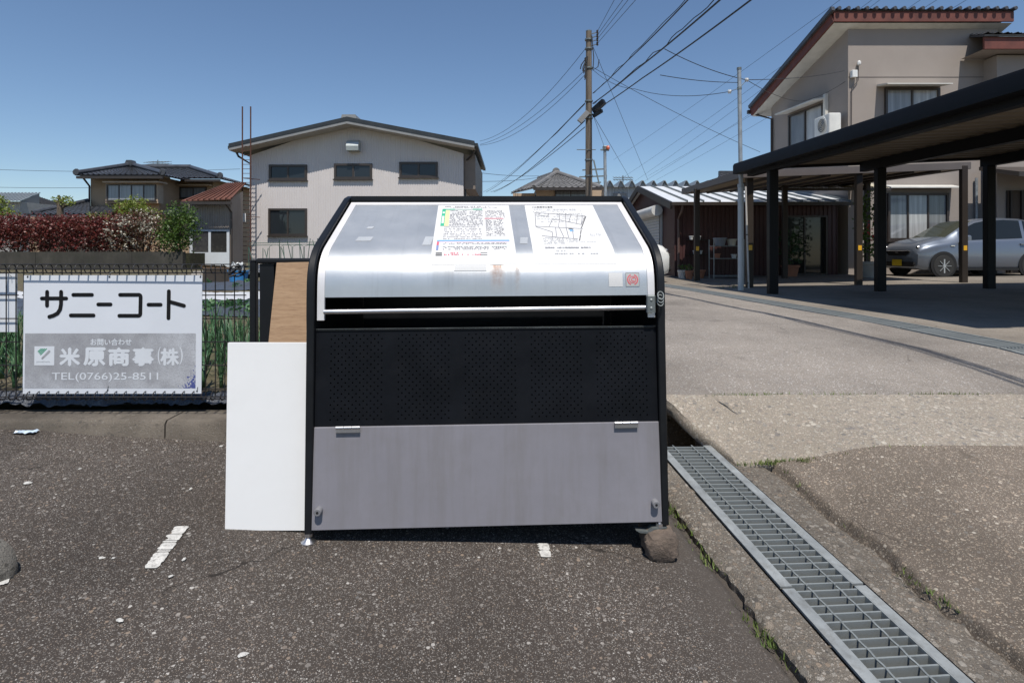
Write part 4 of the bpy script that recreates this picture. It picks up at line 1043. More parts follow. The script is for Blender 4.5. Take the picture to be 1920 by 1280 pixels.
# ------------------------------------------------------------------ warehouse
WY = 26.0
M('siding_pink', (.60,.56,.545), .55, 0, .04, .8, streak=.12, dcol=(.4,.36,.33), sstr=(1.5,1.5,.15))
M('roof_dark', (.025,.03,.034), .45, 0, .2); M('fascia', (.24,.245,.245), .6, 0, .1); M('soffit', (.42,.40,.38), .7)
wh = thing('warehouse', 'pale beige corrugated warehouse with shallow gable roof and three high windows', 'warehouse', (XU(668, WY), WY, .3))
wx0, wx1 = XU(468, WY), XU(869, WY); ax = XU(660, WY); ze0, ze1, za = ZV(292, WY), ZV(288, WY), ZV(226, WY)
def gable(x): return ze0 + (za - ze0)*(x - wx0)/(ax - wx0) if x < ax else za + (ze1 - za)*(x - ax)/(wx1 - ax)
corr_wall(wx0, wx1, WY, gable, .2, .11, .014).build('front_wall', MATS['siding_pink'], wh, world=True, fix=False)
MB().box(wx1 - .03, wx1 - .002, WY + .03, WY + 7, .2, ze1).build('side_wall', MATS['siding_pink'], wh, world=True)
MB().box(wx0 + .002, wx0 + .03, WY + .03, WY + 7, .2, ze0).build('side_wall', MATS['siding_pink'], wh, world=True)
rl_, rr_ = XU(433, WY - .6), XU(890, WY - .6); zl_, zr_ = ZV(271, WY - .6), ZV(266, WY - .6); zp_ = ZV(221, WY - .6)
for (xa, za_, xb, zb_) in ((rl_, zl_, ax, zp_), (ax, zp_, rr_, zr_)):
    MB().add([(xa, WY-.82, za_), (xb, WY-.82, zb_), (xb, WY+7, zb_), (xa, WY+7, za_), (xa, WY-.82, za_-.17), (xb, WY-.82, zb_-.17), (xb, WY+7, zb_-.17), (xa, WY+7, za_-.17)], [(0,1,2,3),(7,6,5,4),(0,4,5,1),(1,5,6,2),(2,6,7,3),(3,7,4,0)]).build('roof_slope', MATS['roof_dark'], wh, world=True)
    MB().add([(xa, WY-.80, za_-.174), (xb, WY-.80, zb_-.174), (xb, WY-.80, zb_-.30), (xa, WY-.80, za_-.30), (xa, WY-.76, za_-.174), (xb, WY-.76, zb_-.174), (xb, WY-.76, zb_-.30), (xa, WY-.76, za_-.30)], [(0,1,2,3),(7,6,5,4),(0,4,5,1),(1,5,6,2),(2,6,7,3),(3,7,4,0)]).build('fascia_board', MATS['fascia'], wh, world=True)
    MB().add([(xa, WY-.76, za_-.30), (xb, WY-.76, zb_-.30), (xb, WY, zb_-.30), (xa, WY, za_-.30)], [(0,1,2,3)]).build('soffit', MATS['soffit'], wh, world=True)
MB().prism([(ax - .35, zp_ - .04), (ax - .3, zp_ + .16), (ax + .3, zp_ + .16), (ax + .35, zp_ - .04)], WY - .55, WY + .4, 'y').build('ridge_cap', MATS['fascia'], wh, world=True)
for s_, xg, zg in ((-1, rl_, zl_), (1, rr_, zr_)):
    MB().box(min(xg, xg + s_*.14), max(xg, xg + s_*.14), WY - .6, WY + 7, zg - .2, zg - .06).build('gutter', MATS['roof_dark'], wh, world=True)
    MB().tube([(xg, WY - .2, zg - .18), (xg - s_*.1, WY - .1, zg - .45), ((wx0 if s_ < 0 else wx1) + s_*.06, WY + .3, zg - .75), ((wx0 if s_ < 0 else wx1) + s_*.06, WY + .3, .3)], .05, 6).build('downpipe', BRZ, wh, world=True)
MB().box(wx1 + .02, rr_ - .02, WY + .2, WY + 6.5, ze1 - 1.6, ze1 - .02).build('eave_shade', M('eave_shade_brown', (.20,.16,.13), .6), wh, world=True)  # dark brown box standing in for the shade under the side overhang
for ua, ub, va, vb in ((505, 576, 309, 338), (627, 698, 307, 336), (749, 821, 304, 333)):
    window(wh, XU(ua, WY), XU(ub, WY), ZV(vb, WY), ZV(va, WY), WY - .01, BRZ, GL, 2, .1)
window(wh, XU(504, WY), XU(576, WY), ZV(442, WY), ZV(391, WY), WY - .01, BRZ, GL, 2, .09)
hd = MB(); hx0, hx1 = XU(649, WY - .4), XU(672, WY - .4); hz0, hz1 = ZV(282, WY - .4), ZV(262, WY - .4)
hd.prism([(WY, hz0), (WY - .42, hz0), (WY - .45, hz0 + .2), (WY - .38, hz1 - .1), (WY - .25, hz1), (WY, hz1 + .02)], hx0, hx1, 'x').build('vent_hood', M('hood_grey', (.42,.46,.46), .45, .4), wh, world=True)
# rusty aerial mast beside it
am = thing('aerial_mast', 'tall rusty twin pole ladder mast standing against the warehouse corner', 'mast', (XU(462, 25.2), 25.2, .4))
for u in (454.5, 470): MB().tube([(XU(u, 25.2), 25.2, .4), (XU(u, 25.2), 25.2, ZV(200, 25.2))], .032, 6).build('pole', M('rust_dark', (.085,.036,.024), .85, 0, .3, 5), am, world=True)
for k in range(26):
    z = .7 + k*.2; MB().tube([(XU(456, 25.2), 25.15, z), (XU(469, 25.2), 25.15, z)], .013, 5).build('rung', M('rust_dark', (.085,.036,.024), .85, 0, .3, 5), am, world=True)
for z in (2.6, 4.3): MB().bar((XU(456, 25.2), 25.25, z), (XU(478, 25.2), 25.7, z), .03, .03).build('wall_bracket', M('rust_dark', (.085,.036,.024), .85, 0, .3, 5), am, world=True)
MB().box(XU(451, 25.1), XU(461, 25.1), 25.08, 25.1, ZV(416, 25.1), ZV(400, 25.1)).build('notice_plate', MATS['white_sheet'], am, world=True)

# ------------------------------------------------------------------ shed with a rust red roof
SY = 23.5
sd_ = thing('metal_shed', 'small brown corrugated shed with rust red roof and white sliding doors', 'shed', (XU(405, SY), SY, .4))
M('siding_brown', (.29,.25,.22), .6, 0, .12, 1, streak=.3, dcol=(.12,.08,.06), sstr=(3,3,.3)); M('rust_roof', (.12,.046,.03), .7, 0, .3, 2, .2, 20, streak=.4, dcol=(.07,.03,.02), sstr=(4,1,1))
sx0, sx1 = XU(354, SY), XU(432, SY); zt0, zt1 = ZV(378, SY), ZV(372, SY)
corr_wall(sx0, sx1, SY, lambda x: zt0 + (zt1 - zt0)*(x - sx0)/(sx1 - sx0), .3, .1, .015).build('front_wall', MATS['siding_brown'], sd_, world=True, fix=False)
MB().add([(sx1, SY, .3), (sx1, SY + 1.1, .3), (sx1, SY + 1.1, 3.66), (sx1, SY, zt1)], [(0,1,2,3)]).build('side_wall', MATS['siding_brown'], sd_, world=True)
MB().add([(sx0, SY, .3), (sx0, SY + 1.1, .3), (sx0, SY + 1.1, 3.66), (sx0, SY, zt0)], [(0,1,2,3)]).build('side_wall', MATS['siding_brown'], sd_, world=True)
ra, rb = XU(340, SY - .5), XU(434, SY - .5); z0_, z1_ = ZV(376, SY - .5), ZV(372, SY - .5); z2_ = ZV(344, SY + 2)
nstep = 9
for k in range(nstep):
    a, c_ = ra + (rb - ra)*k/nstep, ra + (rb - ra)*(k + 1)/nstep; a2, c2 = a + .56 - 1.16*k/nstep, c_ + .56 - 1.16*(k + 1)/nstep
    zz0 = z0_ + (z1_ - z0_)*k/nstep
    MB().add([(a, SY - .5, zz0), (c_, SY - .5, zz0), (c2, SY + 2, z2_), (a2, SY + 2, z2_), (a, SY - .5, zz0 - .04), (c_, SY - .5, zz0 - .04), (c2, SY + 2, z2_ - .04), (a2, SY + 2, z2_ - .04)], [(0,1,2,3),(7,6,5,4),(0,4,5,1),(1,5,6,2),(2,6,7,3),(3,7,4,0)]).build('roof_sheet', MATS['rust_roof'], sd_, world=True)
    MB().bar((c_, SY - .52, zz0 + .02), (c2, SY + 2, z2_ + .02), .05, .05).build('roof_batten', MATS['rust_roof'], sd_, world=True)
MB().box(ra, rb, SY - .58, SY - .48, z0_ - .16, z0_ - .05).build('gutter', BRZ, sd_, world=True)
MB().tube([(rb - .25, SY - .5, z0_ - .1), (rb - .2, SY - .1, z0_ - .45), (rb - .2, SY - .05, .4)], .04, 6).build('downpipe', BRZ, sd_, world=True)
dx0, dx1 = XU(357, SY), XU(431, SY); dz1, dz0, dzm = ZV(431, SY), .42, ZV(473, SY)
WF = M('door_white', (.62,.66,.70), .45, 0, .05)
dr = MB(); dr.box(dx0, dx1, SY - .05, SY - .01, dz1 - .06, dz1); dr.box(dx0, dx0 + .06, SY - .05, SY - .01, dz0, dz1 - .06); dr.box(dx1 - .06, dx1, SY - .05, SY - .01, dz0, dz1 - .06); dr.build('door_frame', WF, sd_, world=True)
for k in range(2):
    a, c_ = dx0 + .06 + (dx1 - dx0 - .12)*k/2, dx0 + .06 + (dx1 - dx0 - .12)*(k + 1)/2
    d_ = MB().box(a, c_, SY - .045, SY - .02, dz0, dzm).build('sliding_door', WF, sd_, world=True)
    MB().box(a, a + .05, SY - .045, SY - .02, dzm + .002, dz1 - .062).box(c_ - .05, c_, SY - .045, SY - .02, dzm + .002, dz1 - .062).build('sash', WF, d_, world=True)
    MB().add([(a + .05, SY - .03, dzm), (c_ - .05, SY - .03, dzm), (c_ - .05, SY - .03, dz1 - .06), (a + .05, SY - .03, dz1 - .06)], [(0,1,2,3)]).build('pane', glassm('shed_glass%d' % k, (.035,.035,.035) if k else (.05,.05,.055), .06), d_, world=True)

# ------------------------------------------------------------------ tiled house on the left
HY2 = 32.0
TAN = M('stucco_tan', (.40,.285,.185), .85, 0, .08, 1.5, .15, 40); TRIM = M('trim_tan', (.46,.35,.25), .7)
th = thing('tiled_house', 'tan two storey house with dark tiled hip roofs behind the red hedge', 'house', (XU(280, HY2), HY2, .3))
def hx_(u, D=HY2): return XU(u, D)
ze = ZV(331, HY2)
MB().box(hx_(170), hx_(299), HY2, HY2 + 7, .3, ze).build('wall', TAN, th, world=True)
MB().box(hx_(299) + .003, XU(400, HY2 + 2), HY2 + 2, HY2 + 8, .3, ze + .1).build('wall', TAN, th, world=True)
MB().box(XU(50, 30), hx_(225, 30), 30.2, 31.9, .3, 2.9).build('wall', TAN, th, world=True)
eL, eR, eF = XU(143, 31), XU(305, 31), 31.0; apx = XU(241, 34); apz = ZV(311, 34); zE = ZV(328, 31)
tiled((eL, eF, zE), (eR, eF, zE), (apx + .02, 34.3, apz), (apx - .02, 34.3, apz), .28).build('roof_front', TILE, th, world=True)
tiled((eR, eF, zE), (eR, 40, zE), (apx, 38, apz), (apx, 34.3, apz), .28).build('roof_side', TILE, th, world=True)
tiled((eL, 40, zE), (eL, eF, zE), (apx, 34.3, apz), (apx, 38, apz), .28).build('roof_side', TILE, th, world=True)
for xe in (eL, eR):
    MB().tube([(xe, eF, zE + .12), (apx, 34.3, apz + .14)], .13, 8, .13).build('ridge_tile', TILE, th, world=True)
    MB().lathe((xe, eF - .05, zE + .15), [(.17, 0), (.2, .06), (.12, .12)], 10, 'y').build('ridge_end', TILE, th, world=True)
MB().prism([(apx - .3, apz), (apx - .15, apz + .35), (apx + .15, apz + .35), (apx + .3, apz)], 34, 34.4, 'y').build('ridge_end', TILE, th, world=True)
e2L, e2R, y2 = eR - .4, XU(412, 33), 33.0; zE2 = ZV(334, 33); r2a, r2b = XU(262, 37), XU(357, 37); rz2 = ZV(316, 37)
tiled((e2L, y2, zE2), (e2R, y2, zE2), (r2b, 37, rz2), (r2a, 37, rz2), .28).build('roof_front', TILE, th, world=True)
tiled((e2R, y2, zE2), (e2R, 41, zE2), (r2b, 37.2, rz2), (r2b, 37, rz2), .28).build('roof_side', TILE, th, world=True)
MB().tube([(r2a, 37, rz2 + .1), (r2b, 37, rz2 + .1)], .16, 8).build('ridge_tile', TILE, th, world=True)
MB().tube([(r2b, 37, rz2 + .1), (e2R, y2, zE2 + .12)], .13, 8).build('ridge_tile', TILE, th, world=True)
MB().lathe((e2R, y2 - .05, zE2 + .15), [(.17, 0), (.2, .06), (.12, .12)], 10, 'y').build('ridge_end', TILE, th, world=True)
MB().box(eL, eR, eF - .02, eF + .1, zE - .2, zE - .07).build('gutter', BRZ, th, world=True)
MB().box(e2L + .45, e2R, y2 - .02, y2 + .1, zE2 - .2, zE2 - .07).build('gutter', BRZ, th, world=True)
MB().tube([(eL + .3, eF + .1, zE - .15), (hx_(169), HY2 - .05, zE - .5), (hx_(169), HY2 - .05, 3.5)], .05, 6).build('downpipe', BRZ, th, world=True)
bw = MB().box(hx_(198, 31.5), hx_(296, 31.5), 31.5, 31.998, ZV(381, 31.5), ZV(344, 31.5)).build('bay', TRIM, th, world=True)
window(th, hx_(201, 31.5), hx_(293, 31.5), ZV(377, 31.5), ZV(346, 31.5), 31.49, BRZ, [CUR, CUR, CUR, CUR3], 4, .06)
MB().box(hx_(194, 31.3), hx_(300, 31.3), 31.2, 31.995, ZV(343, 31.3), ZV(340, 31.3)).build('bay_hood', TRIM, th, world=True)
window(th, XU(338, 34), XU(388, 34), ZV(372, 34), ZV(351, 34), 33.97, BRZ, [CUR3, CUR3], 2, .06)
MB().box(XU(332, 33.6), XU(392, 33.6), 33.5, 33.995, ZV(348, 33.6), ZV(346, 33.6)).build('window_hood', TRIM, th, world=True)
tiled((XU(50, 29), 29, ZV(402, 29)), (XU(168, 29), 29, ZV(402, 29)), (hx_(168, 31.9), 31.9, ZV(377, 31.9)), (hx_(120, 31.9), 31.9, ZV(382, 31.9)), .28).build('lower_roof', TILE, th, world=True)
tiled((XU(150, 29.2), 29.2, ZV(402, 29.2)), (XU(208, 29.2), 29.2, ZV(402, 29.2)), (hx_(222, 31.9), 31.9, ZV(387, 31.9)), (hx_(170, 31.9), 31.9, ZV(387, 31.9)), .28).build('lower_roof', TILE, th, world=True)
tiled((XU(298, 30), 30, ZV(403, 30)), (XU(356, 30), 30, ZV(403, 30)), (XU(352, 31.9), 33, ZV(387, 33)), (XU(296, 31.9), 33, ZV(387, 33)), .28).build('lower_roof', TILE, th, world=True)
MB().tube([(XU(54, 29), 29.2, ZV(398, 29)), (hx_(168, 31.9), 31.8, ZV(376, 31.9))], .11, 8).build('ridge_tile', TILE, th, world=True)
MB().box(hx_(300, 30.6), hx_(358, 30.6), 30.6, 32, .3, 2.9).build('wall', TAN, th, world=True)
def aerial(u, v, D, label, n=7):
    t = thing('tv_aerial', label, 'aerial', tuple(P(u, v + 14, D)))
    MB().tube([P(u, v + 14, D), P(u, v - 3, D)], .03, 5).build('mast', MATS['galv_dark'], t, world=True)
    for s_, vv in ((1, v), (-1, v + 4)):
        MB().tube([P(u - 18, vv + 1, D), P(u + 18, vv + 1, D)], .022, 5).build('boom', MATS['galv_dark'], t, world=True)
        for k in range(n): a = P(u - 17 + 34*k/(n - 1), vv + 1, D); MB().tube([a - Vector((.03, .5, .12)), a + Vector((.03, .5, .12))], .015, 4).build('element', MATS['galv_dark'], t, world=True)
aerial(296, 303, 38, 'tv aerial with many elements above the dark tiled roof')
aerial(1168, 332, 34, 'tv aerial above the white wall with the wavy roof edge')
# grey metal building and small dark roofed house far left
gb = thing('metal_building', 'grey metal building with pale ribbed lean-to roof beyond the hedge', 'building', (XU(30, 42), 42, .3))
GM = M('metal_grey', (.14,.145,.155), .6, 0, .1, 1); GP = M('metal_pale', (.32,.35,.36), .45, .2, .1)
MB().box(XU(-60, 42), XU(37, 42), 42, 50, .3, ZV(378, 42)).build('wall', M('metal_cream', (.36,.35,.33), .6), gb, world=True)
MB().add([(XU(37, 42) + .003, 42, .3), (XU(74, 45), 45, .3), (XU(74, 45), 45, ZV(363, 45)), (XU(37, 42) + .003, 42, ZV(378, 42))], [(0,1,2,3)]).build('gable_wall', GM, gb, world=True)
n = 14
for k in range(n):
    a, c_ = XU(-62, 41.5) + (XU(38, 41.5) - XU(-62, 41.5))*k/n, XU(-62, 41.5) + (XU(38, 41.5) - XU(-62, 41.5))*(k + 1)/n
    MB().add([(a, 41.5, ZV(377, 41.5)), (c_ - .04, 41.5, ZV(377, 41.5)), (c_ - 2.34, 46, ZV(362, 46)), (a - 2.3, 46, ZV(362, 46))], [(0,1,2,3)]).build('roof_sheet', GP, gb, world=True)
    MB().bar((c_, 41.5, ZV(377, 41.5) + .03), (c_ - 2.3, 46, ZV(362, 46) + .03), .06, .08).build('roof_rib', GP, gb, world=True)
fh = thing('small_house', 'small grey house with dark tiled roof behind the pollarded tree', 'house', (XU(95, 48), 48, .3))
MB().box(XU(60, 48), XU(118, 48), 48, 54, .3, ZV(388, 48)).build('wall', GP, fh, world=True)
tiled((XU(66, 47.5), 47.5, ZV(380, 47.5)), (XU(122, 47.5), 47.5, ZV(391, 47.5)), (XU(104, 52), 52, ZV(379, 52)), (XU(74, 52), 52, ZV(369, 52)), .35).build('roof', TILE, fh, world=True)
# ------------------------------------------------------------------ buildings beyond the bin
ch = thing('tiled_house', 'low house with pale grey tiled hip roof behind the wooden utility pole', 'house', (XU(1060, 31), 31, .3))
MB().box(XU(1005, 30), XU(1135, 30), 30, 38, .3, ZV(352, 30)).build('wall', TRIM, ch, world=True)
tiled(P(1001, 352, 29), P(1127, 352, 29), P(1046, 324, 32.2), P(1041, 324, 32), .3).build('roof_front', TILE2, ch, world=True)
tiled(P(958, 362, 27), P(1001, 352, 29), P(1041, 324, 32), P(1012, 334, 36), .3).build('roof_side', TILE2, ch, world=True)
MB().box(XU(962, 28.5), XU(1003, 30), 30.1, 38, .3, ZV(362, 30)).build('wall', TRIM, ch, world=True)
for a, c_ in ((P(1043, 323, 32), P(1001, 351, 29)), (P(1043, 323, 32), P(1127, 351, 29)), (P(1043, 323, 32), P(1010, 334, 36))): MB().tube([a, c_], .12, 8).build('ridge_tile', TILE2, ch, world=True)
MB().lathe(P(1043, 321, 31.9), [(.2, 0), (.22, .1), (.1, .2)], 10, 'y').build('ridge_end', TILE2, ch, world=True)
MB().bar(P(1000, 354, 28.9), P(1128, 354, 28.9), .1, .14).build('gutter', BRZ, ch, world=True)
window(ch, XU(1040, 30), XU(1100, 30), ZV(372, 30), ZV(357, 30), 29.97, BRZ, [CUR3], 2, .06)

wv = thing('factory_building', 'white ribbed factory wall under a folded plate roof edge', 'building', (XU(1235, 30), 30, .3))
WS = M('siding_white', (.46,.50,.53), .5, 0, .05, .7, streak=.2, dcol=(.34,.36,.37), sstr=(1.5,1.5,.2))
fx0, fx1 = XU(1134, 30), XU(1420, 30)
corr_wall(fx0, fx1, 30, lambda x: ZV(349, 30), .3, .2, .03).build('front_wall', WS, wv, world=True, fix=False)
zz = MB(); pit = XU(1160.5, 29.6) - XU(1140, 29.6); x = fx0 - .15; row0 = []; zt_, zb_ = ZV(338, 29.6), ZV(349, 29.6)
while x < fx1:
    row0 += [(x, zb_), (x + pit*.33, zb_), (x + pit*.55, zt_), (x + pit*.68, zt_)]; x += pit
n = len(row0); zz.add([(a, 29.6, b_) for a, b_ in row0] + [(a, 44, b_ - .3) for a, b_ in row0] + [(a, 29.6, b_ - .05) for a, b_ in row0], [(i, i+1, n+i+1, n+i) for i in range(n-1)] + [(i, i+1, 2*n+i+1, 2*n+i) for i in range(n-1)])
zz.build('folded_roof', M('roof_zinc', (.30,.33,.35), .5, .3), wv, world=True, fix=False)
for i in range(0, n - 3, 4):
    cf = MB().add([(row0[i+1][0], 29.75, zb_ - .02), (row0[min(n-1, i+4)][0], 29.75, zb_ - .02), (row0[i+3][0], 29.75, zt_ - .01), (row0[i+2][0], 29.75, zt_ - .01)], [(0,1,2,3)]); cf.build('rib_closure', MATS['roof_zinc'], wv, world=True, fix=False)
MB().add([P(1113, 366, 30.02), P(1136, 343, 30.02), P(1139, 345, 30.02), P(1118, 382, 30.02)], [(0,1,2,3)]).build('side_fascia', MATS['roof_zinc'], wv, world=True)
MB().box(XU(1150, 29.9), XU(1175, 29.9), 29.9, 29.99, ZV(372, 29.9), ZV(362, 29.9)).build('wall_vent', MATS['fascia'], wv, world=True)

# maroon shed with white roof
MAR = M('siding_maroon', (.055,.019,.018), .55, 0, .15, 1, streak=.3, dcol=(.05,.02,.02), sstr=(3,3,.4))
ms_ = thing('maroon_shed', 'maroon corrugated building with white metal roof and roller shutter', 'shed', (6.5, 18, .33))
mx0, mx1, my0, my1, myr, mze, mzr = 4.57, 9.15, 16.0, 23.2, 19.7, 2.47, 3.22
corr_wall(mx0, mx1, my0, lambda x: mze, .3, .12, .018).build('front_wall', MAR, ms_, world=True, fix=False)
MB().add([(mx0, my0, .3), (mx0, my1, .3), (mx0, my1, mze), (mx0, myr, mzr), (mx0, my0, mze)], [(0,1,2,3,4)]).build('gable_wall', MAR, ms_, world=True)
WR = M('roof_white', (.66,.68,.70), .45, .1, .05)
for k in range(11):
    a, c_ = 4.37 + k*.45, 4.37 + (k + 1)*.45 - .02
    MB().add([(a, 15.6, 2.40), (c_, 15.6, 2.40), (c_, myr, 3.30), (a, myr, 3.30), (a, 15.6, 2.36), (c_, 15.6, 2.36), (c_, myr, 3.26), (a, myr, 3.26)], [(0,1,2,3),(7,6,5,4),(0,4,5,1),(1,5,6,2),(2,6,7,3),(3,7,4,0)]).build('roof_sheet', WR, ms_, world=True)
    MB().bar((c_ + .01, 15.6, 2.42), (c_ + .01, myr, 3.32), .03, .06).build('roof_seam', MATS['galv_dark'], ms_, world=True)
MB().add([(4.37, myr + .002, 3.30), (9.3, myr + .002, 3.30), (9.3, 23.6, 2.36), (4.37, 23.6, 2.36)], [(0,1,2,3)]).build('roof_back', WR, ms_, world=True)
for a, c_ in (((4.36, 15.58, 2.30), (4.36, myr, 3.22)), ((4.36, myr, 3.22), (4.36, 23.6, 2.30))): MB().bar(a, c_, .06, .2).build('barge_board', BRZ, ms_, world=True)
MB().box(4.35, 9.3, 15.48, 15.585, 2.30, 2.39).build('gutter', BRZ, ms_, world=True)
MB().tube([(4.66, 15.53, 2.3), (4.66, 15.6, 2.15), (4.66, 15.93, 1.95), (4.66, 15.93, .35)], .035, 8).build('downpipe', M('pipe_brown', (.10,.06,.05), .5), ms_, world=True)
sh = MB(); z = .36
slat_me = MB().prism([(-.05, 0), (-.075, .02), (-.075, .07), (-.05, .09)], 0, 3.4, 'y')
slat_me.v = [(a, b_, c_) for (a, b_, c_) in slat_me.v]
sme = MB().add([(0, 0, 0), (0, 3.4, 0), (-.022, 3.4, .02), (-.022, 0, .02), (-.022, 0, .07), (-.022, 3.4, .07), (0, 3.4, .088), (0, 0, .088)], [(0,1,2,3),(3,2,5,4),(4,5,6,7)]).mesh('shutter_slat')
SHM = M('shutter_grey', (.50,.52,.53), .5, .2)
sbk = MB().box(4.50, 4.56, 17.25, 20.75, .34, 2.2).build('roller_shutter', SHM, ms_, world=True)
for k in range(20): part_of('shutter_slat', sme, SHM, sbk, loc=tuple(FR[ms_.name].inverted() @ Vector((4.495, 17.3, .36 + k*.09))))
MB().tube([(4.36, 17.1, 2.28), (4.36, 20.9, 2.28)], .17, 12).build('shutter_box', M('shutter_box', (.60,.60,.58), .5), ms_, world=True, smooth=40)
DGL = glassm('glass_door', (.018,.02,.02), .06)
window(ms_, 7.57, 8.83, .38, 2.05, 15.97, BRZ, DGL, 2, .05, sill=False)
CP = M('corrugated_clear', (.50,.46,.36), .4, 0, .15, 3)
aw = thing('clear_awning', 'pale corrugated plastic awning above the maroon wall beside the house', 'awning', (8, 15.3, 2.7))
for k in range(9):
    x = 6.2 + k*.42
    MB().grid(lambda i, j: (x + .40*i, 15.95 - .95*j, 2.98 - .26*j + .012*math.sin(i*math.pi*10)), 20, 1).build('awning_sheet', CP, aw, world=True, smooth=True)
MB().bar((6.2, 15.02, 2.68), (10.0, 15.02, 2.68), .05, .07).build('front_rail', BRZ, aw, world=True)
MB().bar((6.2, 15.96, 2.94), (9.3, 15.96, 2.94), .05, .06).build('wall_rail', BRZ, aw, world=True)
bh = thing('tiled_house', 'dark tiled roof corner showing between the carport roofs and factory wall', 'house', (XU(1380, 27), 27, .3))
tiled(P(1335, 348, 26), P(1480, 348, 26), P(1480, 326, 28), P(1350, 326, 28), .3).build('roof', TILE, bh, world=True)
MB().bar(P(1348, 325, 28), P(1480, 326, 28), .2, .22).build('ridge_tile', TILE, bh, world=True)
MB().box(XU(1350, 27), XU(1480, 27), 27, 33, .3, ZV(346, 27)).build('wall', TAN, bh, world=True)

# ------------------------------------------------------------------ utility poles
m, t, bs, co = newmat('pole_wood')
mp = N(t, 'ShaderNodeMapping'); mp.inputs['Scale'].default_value = (14, 14, .6); t.links.new(co, mp.inputs['Vector'])
c = mixc(t, ramp(t, noise_t(t, mp.outputs[0], 1.5, 6, .7), [(.35, 0), (.65, 1)]), (.075,.06,.048), (.20,.165,.13)); t.links.new(c, bs.inputs['Base Color']); bs.inputs['Roughness'].default_value = .9
PD = 16.0; PX = XU(1104, PD)
up = thing('utility_pole', 'tall dark wooden utility pole carrying bundled cables', 'utility pole', (PX, PD, .32))
MB().tube([(PX, PD, .3), (PX, PD, ZV(60, PD))], .108, 14, .08).build('pole', MATS['pole_wood'], up, world=True, smooth=40)
MB().tube([(PX, PD, ZV(60, PD)), (PX, PD, ZV(58, PD))], .083, 12).build('cap', MATS['galv_dark'], up, world=True)
for v in (75, 92, 128, 190, 215, 222, 300, 330): MB().lathe((PX, PD, ZV(v, PD)), [(.112, -.02), (.112, .02)], 14).build('band', MATS['galv_dark'], up, world=True)
INS = M('insulator', (.06,.05,.05), .3)
for k, v in enumerate((66, 73, 80, 88)):
    MB().bar((PX + .06, PD - .06, ZV(v, PD)), (PX + .22, PD - .14, ZV(v - 2, PD)), .02, .02).build('bracket', MATS['galv_dark'], up, world=True)
    MB().lathe((PX + .22, PD - .14, ZV(v - 2, PD) - .05), [(.02, 0), (.035, .03), (.02, .05), (.035, .08), (.015, .11)], 8).build('insulator', INS, up, world=True)
r = random.Random(8)
for k in range(9):
    a = Vector((PX - .1 - r.random()*.12, PD - .1, ZV(112 + k*4, PD))); MB().tube([(PX - .05, PD - .08, ZV(108, PD)), a, a + Vector((r.uniform(-.05, .05), 0, -.12))], .016, 5).build('jumper_wire', MATS['cable'], up, world=True)
MB().tube([(PX + .07, PD - .1, ZV(70, PD)), (PX + .12, PD - .12, ZV(110, PD)), (PX + .1, PD - .12, ZV(135, PD)), (PX + .24, PD - .12, ZV(128, PD)), (PX + .27, PD - .12, ZV(115, PD))], .014, 5).build('jumper_wire', MATS['cable'], up, world=True)
for (ax_, az, bx_, bz_, s_) in ((.10, 212, .36, 198, .15), (.10, 221, .3, 215, .09)):
    MB().bar((PX + ax_, PD - .2, ZV(az, PD)), (PX + bx_, PD - .45, ZV(bz_, PD)), s_*.8, s_).build('splice_box', MATS['black_paint'], up, world=True)
MB().bar((PX - .28, PD - .1, ZV(230, PD)), (PX - .04, PD - .1, ZV(212, PD)), .12, .14).build('splice_box', M('splice_grey', (.22,.22,.22), .5), up, world=True)
MB().tube([(PX - .35, PD - .1, ZV(282, PD)), (PX + .18, PD - .1, ZV(282, PD))], .012, 5).build('step_bolt', MATS['galv_dark'], up, world=True)
GPO = M('pole_galv', (.33,.36,.38), .5, .4, .25, 4, dirt=.4, dcol=(.12,.11,.10))
p2 = thing('service_pole', 'slim galvanised service pole in front of the brown carport', 'utility pole', (XU(1389, 10.4), 10.4, .32))
x_ = XU(1389, 10.4)
MB().tube([(x_, 10.4, .3), (x_, 10.4, ZV(352, 10.4))], .052, 14).build('lower_tube', M('pole_grey', (.40,.43,.45), .5, .2, .08), p2, world=True, smooth=40)
MB().tube([(x_, 10.4, ZV(352, 10.4)), (x_, 10.4, ZV(345, 10.4))], .058, 14).build('collar', GPO, p2, world=True, smooth=40)
MB().tube([(x_, 10.4, ZV(345, 10.4)), (x_ - .03, 10.4, ZV(128, 10.4))], .036, 12).build('upper_tube', GPO, p2, world=True, smooth=40)
MB().lathe((x_ - .03, 10.4, ZV(128, 10.4)), [(.042, -.03), (.042, .01)], 12).build('cap', MATS['galv_dark'], p2, world=True)
MB().lathe((x_ - .025, 10.4, ZV(166, 10.4)), [(.042, -.02), (.042, .02)], 12).build('band', MATS['galv_dark'], p2, world=True)
POR = M('porcelain', (.7,.7,.68), .25)
for (uu, v) in ((1400, 150), (1368, 172)):
    q = P(uu, v, 10.4); MB().lathe(q, [(.02, -.03), (.04, -.015), (.022, 0), (.04, .015), (.02, .03)], 10, 'x').build('insulator', POR, p2, world=True)
    MB().tube([(x_ - .03, 10.38, ZV(166, 10.4)), q], .006, 5).build('bracket', MATS['galv_dark'], p2, world=True)
p3 = thing('service_pole', 'slim steel pole with small orange lamp right of the wooden utility pole', 'utility pole', (XU(1137, 21), 21, .32))
MB().tube([(XU(1137, 21), 21, .3), (XU(1134, 21), 21, ZV(276, 21))], .07, 10, .055).build('tube', GPO, p3, world=True)
MB().cbox(XU(1130, 21), XU(1138, 21), 20.9, 21.05, ZV(281, 21), ZV(274, 21), .02).build('head_box', MATS['galv_dark'], p3, world=True)
